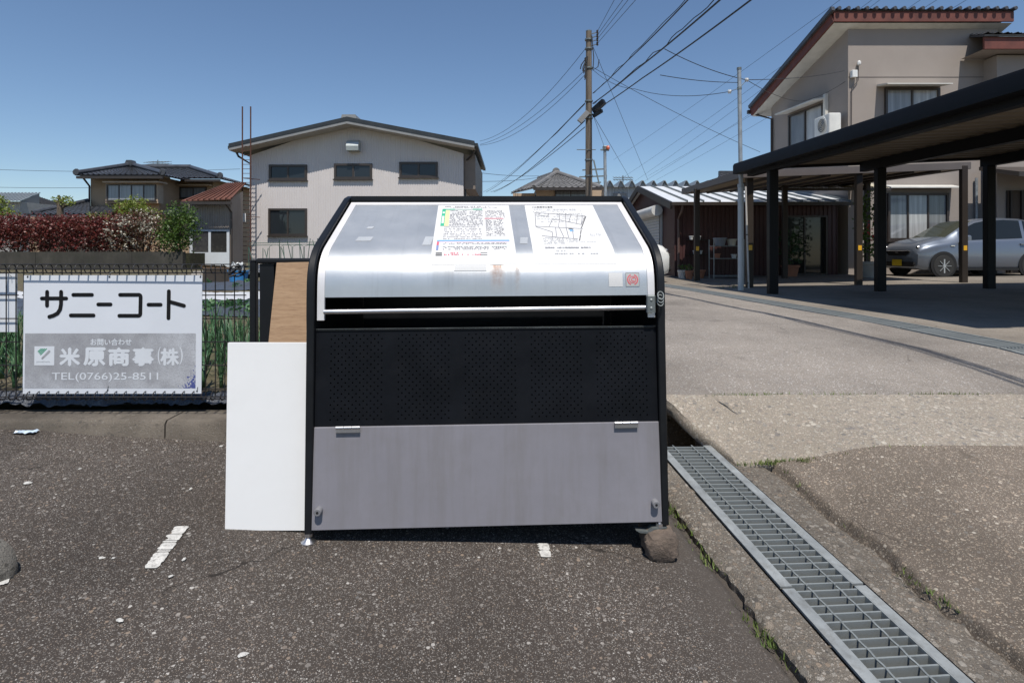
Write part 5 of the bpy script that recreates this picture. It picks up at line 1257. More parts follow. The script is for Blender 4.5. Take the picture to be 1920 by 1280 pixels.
MB().lathe(P(1140, 277, 20.9), [(.06, -.06), (.07, 0), (.04, .07)], 10).build('lamp', M('lamp_orange', (.55,.10,.04), .4), p3, world=True)
MB().bar(P(1126, 281, 20.95), P(1142, 282, 20.95), .04, .05).build('cross_arm', MATS['galv_dark'], p3, world=True)
dp = thing('downpipe_pole', 'thin pale conduit strapped beside the brown carport post', 'conduit', (XU(1401, 10.9), 10.9, .32))
MB().tube([(XU(1404, 10.9), 10.9, .31), (XU(1398, 10.9), 10.9, ZV(350, 10.9))], .018, 8).build('conduit_tube', M('pvc_pale', (.48,.46,.44), .5), dp, world=True)
for v in (440, 530): MB().lathe((XU(1401, 10.9), 10.9, ZV(v, 10.9)), [(.022, -.01), (.022, .01)], 8).build('strap', BRZ, dp, world=True)

# ------------------------------------------------------------------ overhead wires
def wire(label, pts, r_, sag=0, wob=0, group='overhead wires'):
    pts = [Vector(p) for p in pts]; out = []
    for a, b_ in zip(pts, pts[1:]):
        n = 16
        for k in range(n + (b_ is pts[-1])):
            s_ = k/n; q = a.lerp(b_, s_); q.z -= sag*4*s_*(1 - s_)
            if wob: q += Vector((noise.noise(Vector((q.y*1.3, 0, wob)))*.05, 0, noise.noise(Vector((q.y*1.7, wob, 0)))*.05))
            out.append(q)
    o = MB().tube(out, r_, 5, cap=False).build('overhead_wire', MATS['cable']); setp(o, label, 'wire', group); return o
def poly(a, m_, e_):      # smooth run through three points
    a, m_, e_ = map(Vector, (a, m_, e_)); out = []
    for k in range(19):
        s_ = k/18; ctrl = m_*2 - (a + e_)/2; out.append(a*(1-s_)**2 + ctrl*2*s_*(1-s_) + e_*s_*s_)
    return out
BL_ = 'black bundled telephone cable running from the wooden pole over the road'
for (vp, u0, rr, wob) in ((177, 1290, .012, 0), (177, 1284, .007, 3), (196, 1350, .015, 0), (197, 1340, .008, 5), (211, 1408, .013, 0)):
    D = 3.744/((u0 - 960)/F + .1); m_ = P(u0, 0, D); a = Vector((PX + .1, PD - .1, ZV(vp, PD))); e_ = Vector((m_.x + 1.6, -8, m_.z + .5))
    wire(BL_, [a, (a + m_)/2 + Vector((0, 0, -.03)), m_, (m_ + e_)/2 + Vector((0, 0, -.12)), e_], rr, .02, wob, 'telephone cables over the road')
for (va, u1, rr, wob) in ((180, 912, .013, 0), (182, 906, .008, 4), (213, 926, .015, 0), (225, 920, .012, 0)):
    wire('black telephone cable leading away from the wooden pole past the warehouse', [(PX - .1, PD + .1, ZV(va + 12, PD)), P(u1, 360, 44)], rr, .28, wob, 'telephone cables leading away')
for k, u0 in enumerate((1152, 1168, 1178, 1192)):
    D = 3.744/((u0 - 960)/F + .1); m_ = P(u0, 0, D); wire('thin power wire rising from the wooden pole top', [(PX + .22, PD - .14, ZV((66, 73, 80, 88)[k] - 3, PD)), m_, m_ + (m_ - Vector((PX, PD, ZV(75, PD))))*1.6], .006, 0, 0, 'power wires at the pole top')
wc_ = P(900, 266, 25.6)
for va, sg_ in ((92, .5), (131, .35), (140, .45)): wire('service wire swooping from the wooden pole to the warehouse eave', [(PX - .1, PD, ZV(va, PD)), wc_ + Vector((0, 0, (va - 100)*-.004))], .007, sg_, 0, 'service wires to the warehouse')
wire('thin guy wire with white insulator from the pole top to the factory', [(PX + .1, PD, ZV(85, PD)), P(1215, 338, 29.5)], .007)
wire('guy wire from the splice boxes down past the orange lamp', [(PX + .12, PD, ZV(216, PD)), P(1183, 338, 29.5)], .007)
wire('drop wire from the splice boxes to the orange lamp pole', [(PX + .12, PD, ZV(216, PD)), P(1134, 278, 21)], .006)
wire('long drop wire crossing from the wooden pole down toward the brown carport', [(PX + .1, PD, ZV(126, PD)), P(1425, 285, 19)], .007, .1)
Aq = P(1246, 92, 10.2); Bq = P(1238, 141, 9.0)
wire('drop wire from the cable bundle to the grey house corner', [Aq, P(1399, 150, 10.6), P(1583, 133, 16)], .007, .06)
wire('drop wire from the lowest cable to the galvanised service pole', [Bq, P(1384, 155, 10.4)], .006, .03)
wire('slack service wire looping from the wooden pole to the service pole insulator', [(PX + .1, PD, ZV(130, PD)), P(1190, 167, 13.5), P(1368, 172, 10.4)], .006, .12)
wire('thin wire from the service pole to the grey house meter', [P(1400, 150, 10.4), P(1505, 190, 17), P(1600, 142, 15.95)], .006, .1)
for k, (u0, v0, u1, v1) in enumerate(((1565, 0, 1150, 300), (1625, 0, 1165, 335), (1640, 0, 1190, 340), (1715, 0, 1205, 342), (1745, 0, 1215, 330), (1800, 0, 1230, 338))):
    a, b_ = P(u1, v1, 95), P(u0, v0, 40); wire('faint distant power line crossing the sky behind the grey house', [a, b_ + (b_ - a)*.3], .014, .4, 0, 'distant power lines')
for v0, v1 in ((316, 317), (350, 343)): wire('distant horizontal wire over the left houses', [P(-60, v0, 60), P(450, v1, 60)], .02, .3, 0, 'distant wires on the left')
for (va, vb) in ((322, 330), (340, 333)): wire('distant wire behind the warehouse corner', [P(885, va, 50), P(1010, vb, 60)], .02, .15, 0, 'distant wires by the warehouse')
tw = thing('transmission_tower', 'faint distant lattice transmission tower behind the wooden pole', 'pylon', tuple(P(1110, 362, 220)))
for s_ in (-1, 1): MB().bar(P(1110 + s_*18, 365, 220), P(1110 + s_*3, 300, 220), .5, .5).build('leg', MATS['galv_dark'], tw, world=True)
for v, w_ in ((317, 40), (330, 52), (342, 30)): MB().bar(P(1112 - w_/2, v + 2, 220), P(1112 + w_/2, v, 220), .4, .5).build('cross_arm', MATS['galv_dark'], tw, world=True)
gi = [(1043, 153), (1173, 232), (1165, 310)]

# ------------------------------------------------------------------ brown carport
BRW = M('carport_brown', (.032,.024,.019), .5, 0, .1, spec=.3); UND = M('carport_under', (.34,.27,.19), .6, 0, .1)
YEL2 = M('reflector_yellow', (.75,.40,.02), .35)
c2 = thing('brown_carport', 'small brown carport with yellow reflectors on its posts', 'carport', (6.8, 12.5, .32))
FL, FRr, BRr, BLl = Vector((4.4, 10.9, 2.51)), Vector((9.55, 11.9, 2.83)), Vector((9.6, 15.6, 2.96)), Vector((4.52, 15.0, 2.62))
def c2pt(i, j): return (FL.lerp(FRr, i)).lerp(BLl.lerp(BRr, i), j)
for k in range(8):
    mb = MB().grid(lambda i, j: c2pt((k + i*.985)/8, j) - Vector((0, 0, .02)), 1, 1); lowv = len(mb.v)
    mb.grid(lambda i, j: c2pt((k + i*.985)/8, j) - Vector((0, 0, .05)), 1, 1); mb.build('roof_panel', UND, c2, world=True)
for a, b_ in ((FL, FRr), (FRr, BRr), (BRr, BLl), (BLl, FL)): MB().bar(a, b_, .1, .14).build('fascia_beam', M('fascia_brown', (.12,.10,.09), .5, 0, .1), c2, world=True)
for k in range(1, 8): MB().bar(c2pt(k/8, .02) - Vector((0, 0, .075)), c2pt(k/8, .98) - Vector((0, 0, .075)), .05, .05).build('rafter', BRW, c2, world=True)
for (x, y, tz) in ((4.63, 11.1, 2.5), (7.0, 11.5, 2.66), (9.4, 11.85, 2.82), (4.45, 13.7, 2.55), (6.9, 14.4, 2.7), (9.3, 14.9, 2.85)):
    p = MB().cbox(x - .062, x + .062, y - .05, y + .05, floor_z(x, y) - .02, tz, .008).build('post', BRW, c2, world=True)
    if y < 14: MB().box(x - .035, x + .035, y - .054, y - .0505, 1.06, 1.16).build('reflector', YEL2, p, world=True)
# ------------------------------------------------------------------ large black carport
BKC = M('carport_black', (.006,.006,.007), .5, 0, .1, spec=.18); DECK = M('deck_panel', (.22,.18,.135), .55, .1, .1)
c1 = thing('black_carport', 'large black flat roofed carport beside the road', 'carport', (8, 7.5, .3))
def xe(y): return 4.05 + .093*(10 - y)
Y0, Y1 = 4.35, 10.35; ZT = lambda x: 2.64 + .04*(x - 4.05)
# fascia gutter along the road with a rounded upper edge
def gut(y, s_=1):
    x = xe(y); pr = [(0, -.20), (0, -.05), (.02, -.012), (.06, 0), (.34, 0), (.34, -.20)]
    return [(x + a, y, ZT(x) + b_) for a, b_ in pr]
MB().loft([gut(Y0), gut(Y1)]).build('fascia_gutter', BKC, c1, world=True, smooth=30)
for y, s_ in ((Y0, 1), (Y1, -1)):
    x = xe(y); MB().bar((x + .34, y + s_*.06, ZT(x) - .06), (15, y + s_*.06, ZT(15) - .06), .12, .12).build('fascia_beam', BKC, c1, world=True)
n = 24
for k in range(n):                       # decking of ribbed steel, one sheet after another
    ya, yb = Y0 + .13 + (Y1 - Y0 - .26)*k/n, Y0 + .13 + (Y1 - Y0 - .26)*(k + 1)/n
    mb = MB(); xa = xe((ya + yb)/2) + .342; prof = [(ya, 0), (ya + .25*(yb-ya), 0), (ya + .4*(yb-ya), .05), (ya + .85*(yb-ya), .05), (yb, 0)]
    mb.add([(xa, y, ZT(xa) - .095 + z) for y, z in prof] + [(15, y, ZT(15) - .095 + z) for y, z in prof] , [(i, i+1, 6+i, 5+i) for i in range(4)]); mb.add([(xa, prof[0][0], ZT(xa) - .03), (15, prof[0][0], ZT(15) - .03), (15, yb, ZT(15) - .03), (xa, yb, ZT(xa) - .03)], [(0,1,2,3)])
    mb.build('deck_sheet', DECK, c1, world=True)
for (x, y) in ((4.35, 9.5), (6.34, 9.8), (8.47, 10.1), (10.6, 10.15)):
    xb = lambda yy: x - .093*(yy - y)
    ze_ = ZT(x) - .10
    MB().bar((xb(Y0 + .13), Y0 + .13, ze_ - .085), (xb(Y1 - .13), Y1 - .13, ze_ - .085), .12, .17).build('beam', BKC, c1, world=True)
    for yy in (y, Y0 + .7):
        if yy < 6 and x < 4.5: continue
        MB().cbox(xb(yy) - .075, xb(yy) + .075, yy - .06, yy + .06, floor_z(x, yy) - .02, ze_ - .17, .008).build('post', BKC, c1, world=True)

# ------------------------------------------------------------------ grey house
GW_ = M('stucco_grey', (.30,.262,.235), .88, 0, .06, 1.2, .25, 60); SOF = M('soffit_white', (.58,.57,.53), .7); FRD = M('fascia_red', (.14,.042,.03), .65, 0, .3, 3, streak=.3, dcol=(.08,.03,.025), sstr=(3,3,1))
gh = thing('grey_house', 'grey stucco two storey house with red fascia and sloping tiled roof', 'house', (11, 17, .33))
def rt(y): return 7.68 - .362*(y - 15.75)
hx0, hx1 = 9.45, 13.66
def lx_(y): return hx0 - .15*(y - 16)
def hole_wall(o, ex_, L, top, holes, name, mat):
    """wall in the plane of o + ex*s, rising in z, cut round its openings (s0, s1, z0, z1)"""
    ss = sorted({0, L, *[h[0] for h in holes], *[h[1] for h in holes]}); mb = MB()
    for a, c_ in zip(ss, ss[1:]):
        zs = [.25]; hh = sorted((h for h in holes if h[0] <= a + 1e-6 and h[1] >= c_ - 1e-6), key=lambda h: h[2]); 
        for h in hh: zs += [h[2], h[3]]
        zs.append(None)
        for k in range(0, len(zs), 2):
            z0_, z1_ = zs[k], zs[k + 1]
            A_, C_ = o + ex_*a, o + ex_*c_
            mb.add([(A_.x, A_.y, z0_), (C_.x, C_.y, z0_), (C_.x, C_.y, top(c_) if z1_ is None else z1_), (A_.x, A_.y, top(a) if z1_ is None else z1_)], [(0,1,2,3)])
    return mb.build(name, mat, gh, world=True, fix=False)
MB().add([(hx0, 16, .25), (hx1, 16, .25), (hx1, 16, rt(16) - .3), (hx0, 16, rt(16) - .3)], [(0,1,2,3)]).build('front_wall', GW_, gh, world=True)
yb_ = 19.5
MB().add([(hx0, 16.0, .25), (lx_(yb_), yb_, .25), (lx_(yb_), yb_, rt(yb_) - .3), (hx0, 16.0, rt(16) - .3)], [(0,1,2,3)]).build('side_wall', GW_, gh, world=True)
MB().box(lx_(yb_) + .01, hx1, yb_, yb_ + .1, .25, rt(yb_) - .3).build('back_wall', GW_, gh, world=True)
for z in (5.93, 4.05): MB().box(hx0 + .01, hx1, 15.994, 15.999, z, z + .022).build('panel_joint', M('joint_dark', (.14,.12,.11), .8), gh, world=True)
rxl, rxr, ryb = 8.9, 13.87, 20.1
ra_ = lambda y: rxl - .105*(y - 15.75)
tiled((ra_(ryb), ryb, rt(ryb) + .02), (rxr, ryb, rt(ryb) + .02), (rxr, 15.7, rt(15.7) + .02), (rxl, 15.7, rt(15.7) + .02), .25, None, .04, .03).build('roof_tiles', TILE, gh, world=True)
tm = MB().lathe((0, 0, 0), [(.045, -.06), (.055, -.05), (.055, .3)], 10, 'y').mesh('ridge_roll')
for k in range(20): part_of('ridge_roll', tm, TILE, gh, loc=tuple(FR[gh.name].inverted() @ Vector((rxl + .1 + k*.255, 15.68, rt(15.7) + .03))))
MB().bar((rxl, 15.75, rt(15.75) - .15), (rxr, 15.75, rt(15.75) - .15), .05, .27).build('fascia_board', FRD, gh, world=True)
MB().bar((rxl + .0, 15.78, rt(15.78) - .15), (ra_(ryb), ryb, rt(ryb) - .15), .05, .27).build('barge_board', FRD, gh, world=True)
MB().add([(rxl + .03, 15.78, rt(15.78) - .295), (rxr, 15.78, rt(15.78) - .295), (rxr, ryb, rt(ryb) - .295), (ra_(ryb) + .03, ryb, rt(ryb) - .295)], [(0,1,2,3)]).build('soffit', SOF, gh, world=True)
MB().bar((ra_(ryb) - .1, ryb + .06, rt(ryb) - .12), (13, ryb + .06, rt(ryb) - .12), .12, .12).build('gutter', BRZ, gh, world=True)
MB().tube([(lx_(ryb) - .3, ryb, rt(ryb) - .2), (lx_(yb_) - .05, yb_ - .05, rt(yb_) - .75), (lx_(yb_) - .05, yb_ - .05, .4)], .04, 6).build('downpipe', BRZ, gh, world=True)
MB().bar((rxl - .05, 15.68, rt(15.68) + .03), (ra_(ryb) - .05, ryb, rt(ryb) + .03), .1, .12).build('rake_tile', TILE, gh, world=True)
# windows
window(gh, XU(1658, 16), XU(1760, 16), 3.95, ZV(166, 16), 15.99, BRZ, [CUR, CUR2], 2, .06)
window(gh, 10.54, 12.24, 1.36, 2.68, 15.99, BRZ, [CUR, CUR2, CUR3], 3, .06)
def hood(x0, x1, y, z, d, name='window_hood'):
    o = MB().prism([(y, z + .09), (y, z + .03), (y - d, z - .03), (y - d, z + .0)], x0, x1, 'x').build(name, SOF, gh, world=True); return o
hood(XU(1648, 15.9), XU(1768, 15.9), 15.985, ZV(163, 15.9), .45); hood(10.42, 12.36, 15.985, 2.82, .35)
# side window on the left face, turned with the wall
an = math.atan2(1, -.15) - math.pi/2
sw_m = Matrix.Translation((lx_(18.55), 18.55, 0)) @ Matrix.Rotation(-math.pi/2 + an, 4, 'Z')
tmp = MB(); L_ = 1.58
def swm(mb, name, mat, parent):
    mb.v = [tuple(sw_m @ Vector(p)) for p in mb.v]; return mb.build(name, mat, parent, world=True)
fr_ = MB()
for a in (0, L_/2, L_): fr_.box(a - .03, a + .03, -.06, -.002, 3.9, 5.42)
fr_.box(-.03, L_ + .03, -.07, -.002, 5.42, 5.47); fr_.box(-.03, L_ + .03, -.07, -.002, 3.85, 3.9)
swo = swm(fr_, 'window', BRZ, gh)
for k in range(2): swm(MB().add([(L_*k/2 + .03, -.02, 3.9), (L_*(k+1)/2 - .03, -.02, 3.9), (L_*(k+1)/2 - .03, -.02, 5.42), (L_*k/2 + .03, -.02, 5.42)], [(0,1,2,3)]), 'pane', [CUR3, CUR2][k], swo)
swm(MB().prism([(-.003, 5.62), (-.003, 5.56), (-.45, 5.50), (-.45, 5.54)], -.15, L_ + .15, 'x'), 'window_hood', SOF, gh)
swm(MB().box(L_ + .1, L_ + .2, -.1, -.003, 4.2, 5.7), 'pipe_cover', SOF, gh)
# meter boxes and lamp on the front
MB().cbox(XU(1597, 15.9), XU(1607, 15.9), 15.86, 15.985, ZV(145, 15.9), ZV(132, 15.9), .01).build('meter_box', POR, gh, world=True)
MB().lathe((XU(1612, 15.9), 15.93, ZV(116, 15.9)), [(.03, -.09), (.05, -.06), (.05, 0), (.02, .04)], 10).build('wall_lamp', POR, gh, world=True)
MB().tube([(XU(1611, 15.9), 15.95, ZV(118, 15.9)), (XU(1611, 15.9), 15.95, ZV(150, 15.9)), (XU(1605, 15.9), 15.95, ZV(158, 15.9)), (XU(1599, 15.9), 15.95, ZV(165, 15.9)), (XU(1598, 15.9), 15.95, 3.9)], .012, 5).build('meter_cable', BRZ, gh, world=True)
MB().tube([(13.0, 15.93, 3.1), (13.0, 15.93, .4)], .035, 8).build('downpipe', GPO, gh, world=True)
# right wing with its own roof and porch
MB().box(13.25, 19, 15.55, 19, .25, 6.4).build('wing_wall', GW_, gh, world=True)
MB().bar((12.6, 15.2, 6.60), (20, 15.2, 6.60), .06, .32).build('wing_fascia', FRD, gh, world=True)
tiled((12.55, 15.1, 6.80), (20, 15.1, 6.80), (20, 19, 8.1), (13.9, 19, 8.1), .26).build('wing_roof', TILE, gh, world=True)
MB().add([(12.6, 15.23, 6.44), (20, 15.23, 6.44), (20, 15.98, 6.44), (12.6, 15.98, 6.44)], [(0,1,2,3)]).build('wing_soffit', GW_, gh, world=True)
MB().prism([(14.3, 3.05), (15.54, 3.35), (15.54, 3.25), (14.3, 2.93)], 12.75, 20, 'x').build('porch_roof', BRZ, gh, world=True)
for x in (13.35, 15.2): MB().box(x, x + .12, 14.4, 14.52, .35, 2.95).build('porch_post', BRW, gh, world=True)
MB().box(13.5, 18, 15.50, 15.545, .35, 2.7).build('porch_lattice', M('timber_dark', (.05,.035,.025), .7), gh, world=True)
for k in range(10): MB().box(13.55 + k*.3, 13.6 + k*.3, 15.46, 15.495, .35, 2.7).build('porch_slat', BRW, gh, world=True)
# air conditioner
ac = thing('air_conditioner', 'white outdoor air conditioner unit high on the grey house side wall', 'air conditioner', (9.1, 16.4, 4.38))
WPL = M('plastic_white', (.66,.66,.63), .45)
MB().cbox(-.18, .16, -.40, .40, 0, .56, .02).build('casing', WPL, ac)
fan = MB().lathe((-.181, -.05, .28), [(.235, -.02), (.245, 0), (.225, .003)], 22, 'x').build('fan_guard', WPL, ac)
MB().lathe((-.205, -.05, .28), [(.21, 0), (.2, .002)], 22, 'x').build('fan_shadow', M('fan_dark', (.16,.155,.14), .6), fan)
for k in range(4): MB().tube([(-.21, -.05 + (.05 + .05*k)*math.cos(a*math.pi/10), .28 + (.05 + .05*k)*math.sin(a*math.pi/10)) for a in range(21)], .006, 4).build('guard_ring', WPL, fan)
for y in (-.3, .3): MB().box(-.2, .28, y - .02, y + .02, -.06, -.002).build('wall_bracket', MATS['galv_dark'], ac)

# ------------------------------------------------------------------ cars
def car(label, paint, loc, rz, yellow=True):
    t = thing('parked_car', label, 'car', loc, rz)
    K = [(0, .50,.30,.58,.64,.44), (.05,.62,.22,.66,.76,.54), (.18,.685,.18,.73,.86,.60), (.45,.725,.17,.80,.945,.62), (.80,.7375,.17,.85,1.01,.62), (.95,.7375,.17,.87,1.10,.60), (1.25,.7375,.17,.88,1.28,.57), (1.55,.7375,.17,.895,1.42,.55), (1.8,.7375,.17,.905,1.47,.55),
         (2.3,.7375,.17,.92,1.50,.55), (2.8,.735,.17,.94,1.48,.545), (3.1,.73,.18,.955,1.42,.53), (3.25,.71,.2,.96,1.32,.52), (3.36,.69,.25,.93,1.08,.54), (3.4,.64,.3,.88,.96,.54)]
    xs_ = sorted({k[0] for k in K} | {.02, .1, .3, .6, 1.05, 1.12, 1.4, 1.92, 2.0, 2.06, 2.72, 2.8, 3.0, 2.55})
    def at_(x):
        for a, b_ in zip(K, K[1:]):
            if x <= b_[0] + 1e-9:
                s_ = (x - a[0])/(b_[0] - a[0]); return [a[i] + (b_[i] - a[i])*s_ for i in range(1, 6)]
    grid_ = []
    for x in xs_:
        hw, zb, zl, zt_, rw = at_(x); zmid = zb + .22
        half = [(0, zb), (hw - .08, zb), (hw - .012, zb + .09), (hw, zmid + .12), (hw - .006, zl - .05), (hw - .03, min(zl, zt_ - .06)), (hw - .06, min(zl + .025, zt_ - .045)),
                (rw + .025 if zt_ > 1.1 else max(rw, hw - .12), max(zt_ - .075, min(zl + .03, zt_ - .04))), (rw - .06, zt_ - .02), (rw*.5, zt_ - .003), (0, zt_)]
        grid_.append([(x, -a, z) for a, z in half] + [(x, a, z) for a, z in half[::-1][1:]])
    n = len(grid_[0]); V = [p for g in grid_ for p in g]
    sets = {'body': [], 'side_window': [], 'windscreen': []}; sw = {}
    for i in range(len(xs_) - 1):
        xm = (xs_[i] + xs_[i+1])/2
        for j in range(n - 1):
            jj = min(j, n - 2 - j); f_ = (i*n + j, i*n + j + 1, (i+1)*n + j + 1, (i+1)*n + j); key = 'body'
            if jj == 6:
                for wn, (a, b_) in enumerate(((1.12, 1.92), (2.0, 2.72), (2.8, 3.1))):
                    if a < xm < b_: key = ('w', wn, j < n/2)
            if jj in (8, 9) and .80 < xm < 1.55: key = 'windscreen'
            if jj in (8, 9) and 3.1 < xm < 3.36: key = 'rear'
            sets.setdefault(key, []).append(f_)
    def sub(name, faces, mat, sm=40):
        idx = {}; mb = MB()
        for f_ in faces:
            for q in f_:
                if q not in idx: idx[q] = len(mb.v); mb.v.append(V[q])
            mb.f.append(tuple(idx[q] for q in f_))
        return mb.build(name, mat, t, smooth=sm)
    faces = sets['body'] + []
    faces_end = [tuple(range(n)), tuple(range((len(xs_)-1)*n, len(xs_)*n))]
    body = sub('body', faces + faces_end, paint)
    CG = MATS.get('car_glass') or glassm('car_glass', (.012,.014,.014), .03); WSG = MATS.get('car_screen') or glassm('car_screen', (.06,.065,.05), .03)
    sub('windscreen', sets['windscreen'], WSG)
    if 'rear' in sets: sub('rear_window', sets['rear'], CG)
    for k_, f_ in sets.items():
        if isinstance(k_, tuple): sub('side_window', f_, CG)
    BLK = MATS['black_matte']; RIM = M('rim_alloy', (.62,.62,.64), .3, .9)
    for x in (.62, 2.9):
        for s_ in (-1, 1):
            y = s_*.7
            MB().lathe((x, s_*.735, .30), [(.335, -.02*s_), (.335, .008*s_), (.30, .012*s_)], 28, 'y').build('wheel_arch', BLK, body)
            wl_ = MB().lathe((x, y, .272), [(.17, -.09*s_), (.26, -.09*s_), (.272, -.06*s_), (.272, .04*s_), (.262, .055*s_), (.19, .058*s_)], 28, 'y').build('wheel', M('tyre', (.022,.022,.022), .8), t, smooth=40)
            rm = MB().lathe((x, y + .045*s_, .272), [(.185, 0), (.185, .012*s_), (.16, .004*s_)], 24, 'y')
            for q in range(8):
                a = q*math.pi/4; rm.bar((x + .03*math.cos(a), y + .056*s_, .272 + .03*math.sin(a)), (x + .172*math.cos(a), y + .056*s_, .272 + .172*math.sin(a)), .035, .012)
            rm.lathe((x, y + .05*s_, .272), [(.045, 0), (.04, .018*s_)], 12, 'y'); rm.build('rim', RIM, wl_)
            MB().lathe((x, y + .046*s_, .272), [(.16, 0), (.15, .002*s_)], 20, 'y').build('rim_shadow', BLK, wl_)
    # face: grille, intake, plate, lamps
    MB().prism([(-.42, .63), (-.30, .53), (.30, .53), (.42, .63), (.40, .66), (-.40, .66)], -.022, .03, 'x').build('grille', BLK, t)
    MB().prism([(-.55, .31), (-.50, .25), (.50, .25), (.55, .31), (.55, .37), (-.55, .37)], -.012, .09, 'x').build('lower_intake', BLK, t)
    MB().box(-.03, -.0225, -.165, .165, .27, .43).build('number_plate', YEL3 if yellow else POR, t)
    MB().tube([(-.026, -.40, .655), (-.034, -.2, .645), (-.036, .2, .645), (-.026, .40, .655)], .008, 5).build('grille_bar', RIM, t)
    e_ = MB(); stroke([(-.05, 0), (-.02, .02), (0, 0), (.02, .02), (.05, 0)], .014, e_, 0); e_.v = [(-.034, a, .60 + b_) for a, b_, z in e_.v]; e_.build('emblem', RIM, t, fix=False)
    HL = MATS.get('headlamp') or M('headlamp', (.55,.56,.54), .12, .3)
    for s_ in (-1, 1):
        mb = MB()
        mb.grid(lambda i, j: (.07 + .30*i + .02 - .03*math.sin(math.pi*j), s_*(.44 + .245*(i**.6) + .03*math.sin(math.pi*i)*math.sin(math.pi*j)), .66 + .02*i + (.085 + .07*i)*j*(1 - .5*i**3) + .0), 8, 6)
        o = mb.build('headlight', HL, t, smooth=True)
        MB().lathe((.10, s_*.56, .735), [(.045, 0), (.03, -.03)], 14, 'x').build('lamp_core', RIM, o)
        MB().lathe((.045, s_*.52, .33), [(.045, .02), (.04, -.005)], 12, 'x').build('fog_lamp', HL, t)
        MB().cbox(1.08, 1.22, min(s_*.74, s_*.90), max(s_*.74, s_*.90), .90, 1.03, .03).build('mirror', paint, t)
        for x in (1.78, 2.6): MB().box(x, x + .15, min(s_*.735, s_*.765), max(s_*.735, s_*.765), .80, .83).build('door_handle', paint, body)
        for x in (1.0, 1.96, 2.76): MB().box(x, x + .008, min(s_*.737, s_*.7395), max(s_*.737, s_*.7395), .30, .86).build('door_gap', BLK, body)
        MB().box(.95, 2.6, min(s_*.70, s_*.735), max(s_*.70, s_*.735), .17, .23).build('sill', BLK, body)
        MB().box(.8, .9, min(s_*.738, s_*.75), max(s_*.738, s_*.75), .76, .785).build('indicator', HL, t)
    return t
YEL3 = M('plate_yellow', (.62,.44,.02), .5)
def carpaint(name, col, metal, rough):
    m, t, b, co = newmat(name); b.inputs['Base Color'].default_value = (*col, 1); b.inputs['Metallic'].default_value = metal; b.inputs['Roughness'].default_value = rough
    b.inputs['Coat Weight'].default_value = .8; b.inputs['Coat Roughness'].default_value = .05; return m
car('silver blue hatchback with yellow plate parked before the grey house', carpaint('paint_silver', (.155,.18,.225), .5, .35), (10.0, 14.75, floor_z(10.3, 14.75)), R(3))
car('white hatchback parked by the roller shutter, mostly hidden by the bin', carpaint('paint_white_car', (.70,.70,.68), 0, .35), (3.66, 13.7, zr(13.7) + .008), R(180))

# ------------------------------------------------------------------ pots and rack by the maroon wall
def plant(name, label, x, y, z, r_, h, mat, leaf, n=70, ls=.09, sp=.22, group=None, ph=.35):
    t = thing(name, label, 'plant pot', (x, y, z), group=group)
    MB().lathe((0, 0, 0), [(r_*.72, 0), (r_*.95, h*.8), (r_*1.08, h*.82), (r_*1.08, h), (r_*.95, h), (r_*.9, h*.9)], 16).build('pot', mat, t, smooth=40)
    if leaf: 
        foliage('leaves', leaf, t, blob_pts((x, y, z + h + ph*.55), sp, sp, ph*.6, n, int(x*100) % 97), ls, int(y*10)); MB().tube([(0, 0, h*.9), (0, 0, h + ph*.6)], .012, 5).build('stem', BARK, t)
    return t
TC = M('terracotta', (.34,.15,.09), .8); WPT = M('planter_white', (.62,.62,.60), .5)
fz = lambda x, y: floor_z(x, y)
plant('flower_pot', 'tall white planter by the maroon wall downpipe', XU(1278, 14.8), 14.8, fz(4.4, 14.8), .10, .22, WPT, GRN, 30, .06, .1, ph=.12)
plant('flower_pot', 'terracotta pot with a pale saucer beside the white planter', XU(1292, 14.4), 14.4, fz(4.5, 14.4), .10, .22, TC, GRN, 30, .06, .1, ph=.14)
plant('flower_pot', 'low terracotta bowl behind the carport post', XU(1311, 14.9), 14.9, fz(4.9, 14.9), .15, .22, TC, None)
plant('flower_pot', 'large shrub with red flowers in a grey pot beside the house corner', XU(1630, 14.2), 14.2, fz(8.9, 14.2), .2, .4, M('pot_grey', (.32,.31,.29), .8), GRN, 500, .09, .3, ph=1.5)
fl_ = thing('red_blossom', 'cluster of red blossoms on the potted shrub', 'flowers', (XU(1632, 14), 14, 1.6))
foliage('petals', leafm('petal_red', [(.45,.02,.03), (.55,.05,.06)], .6, .2), fl_, blob_pts((XU(1633, 13.9), 13.9, 1.55), .16, .1, .22, 40, 3), .06, 2)
plant('flower_pot', 'bushy dark plant in a terracotta pot near the glass door', XU(1482, 15.3), 15.3, fz(7.5, 15.3), .22, .3, TC, DRK, 260, .12, .35, ph=.9)
rk = thing('steel_rack', 'open steel shelf rack holding pots against the maroon wall', 'rack', (XU(1365, 14.6), 14.6, fz(5.5, 14.6)))
rx0, rx1 = XU(1336, 14.6), XU(1392, 14.6); rz0 = fz(5.5, 14.6)
for x in (rx0, rx1):
    for y in (14.5, 14.85): MB().tube([(x, y, rz0), (x, y, rz0 + 1.0)], .012, 5).build('upright', MATS['galv'], rk, world=True)
for z in (.06, .5, .82): MB().box(rx0, rx1, 14.49, 14.86, rz0 + z, rz0 + z + .02).build('shelf', MATS['galv_dark'], rk, world=True)
for k, (uu, zz_, mm) in enumerate(((1350, .84, M('tub_grey', (.20,.22,.25), .5)), (1372, .84, M('tub_cream', (.50,.46,.38), .6)), (1376, .52, WPT), (1345, .52, TC))):
    plant('storage_tub', ['grey plastic tub on the top shelf of the steel rack', 'cream pot on the top shelf of the steel rack', 'small white pot on the middle rack shelf', 'brown pot on the middle rack shelf'][k], XU(uu, 14.66), 14.66, rz0 + zz_ + .001, [.16, .12, .07, .08][k], [.2, .17, .1, .12][k], mm, None)
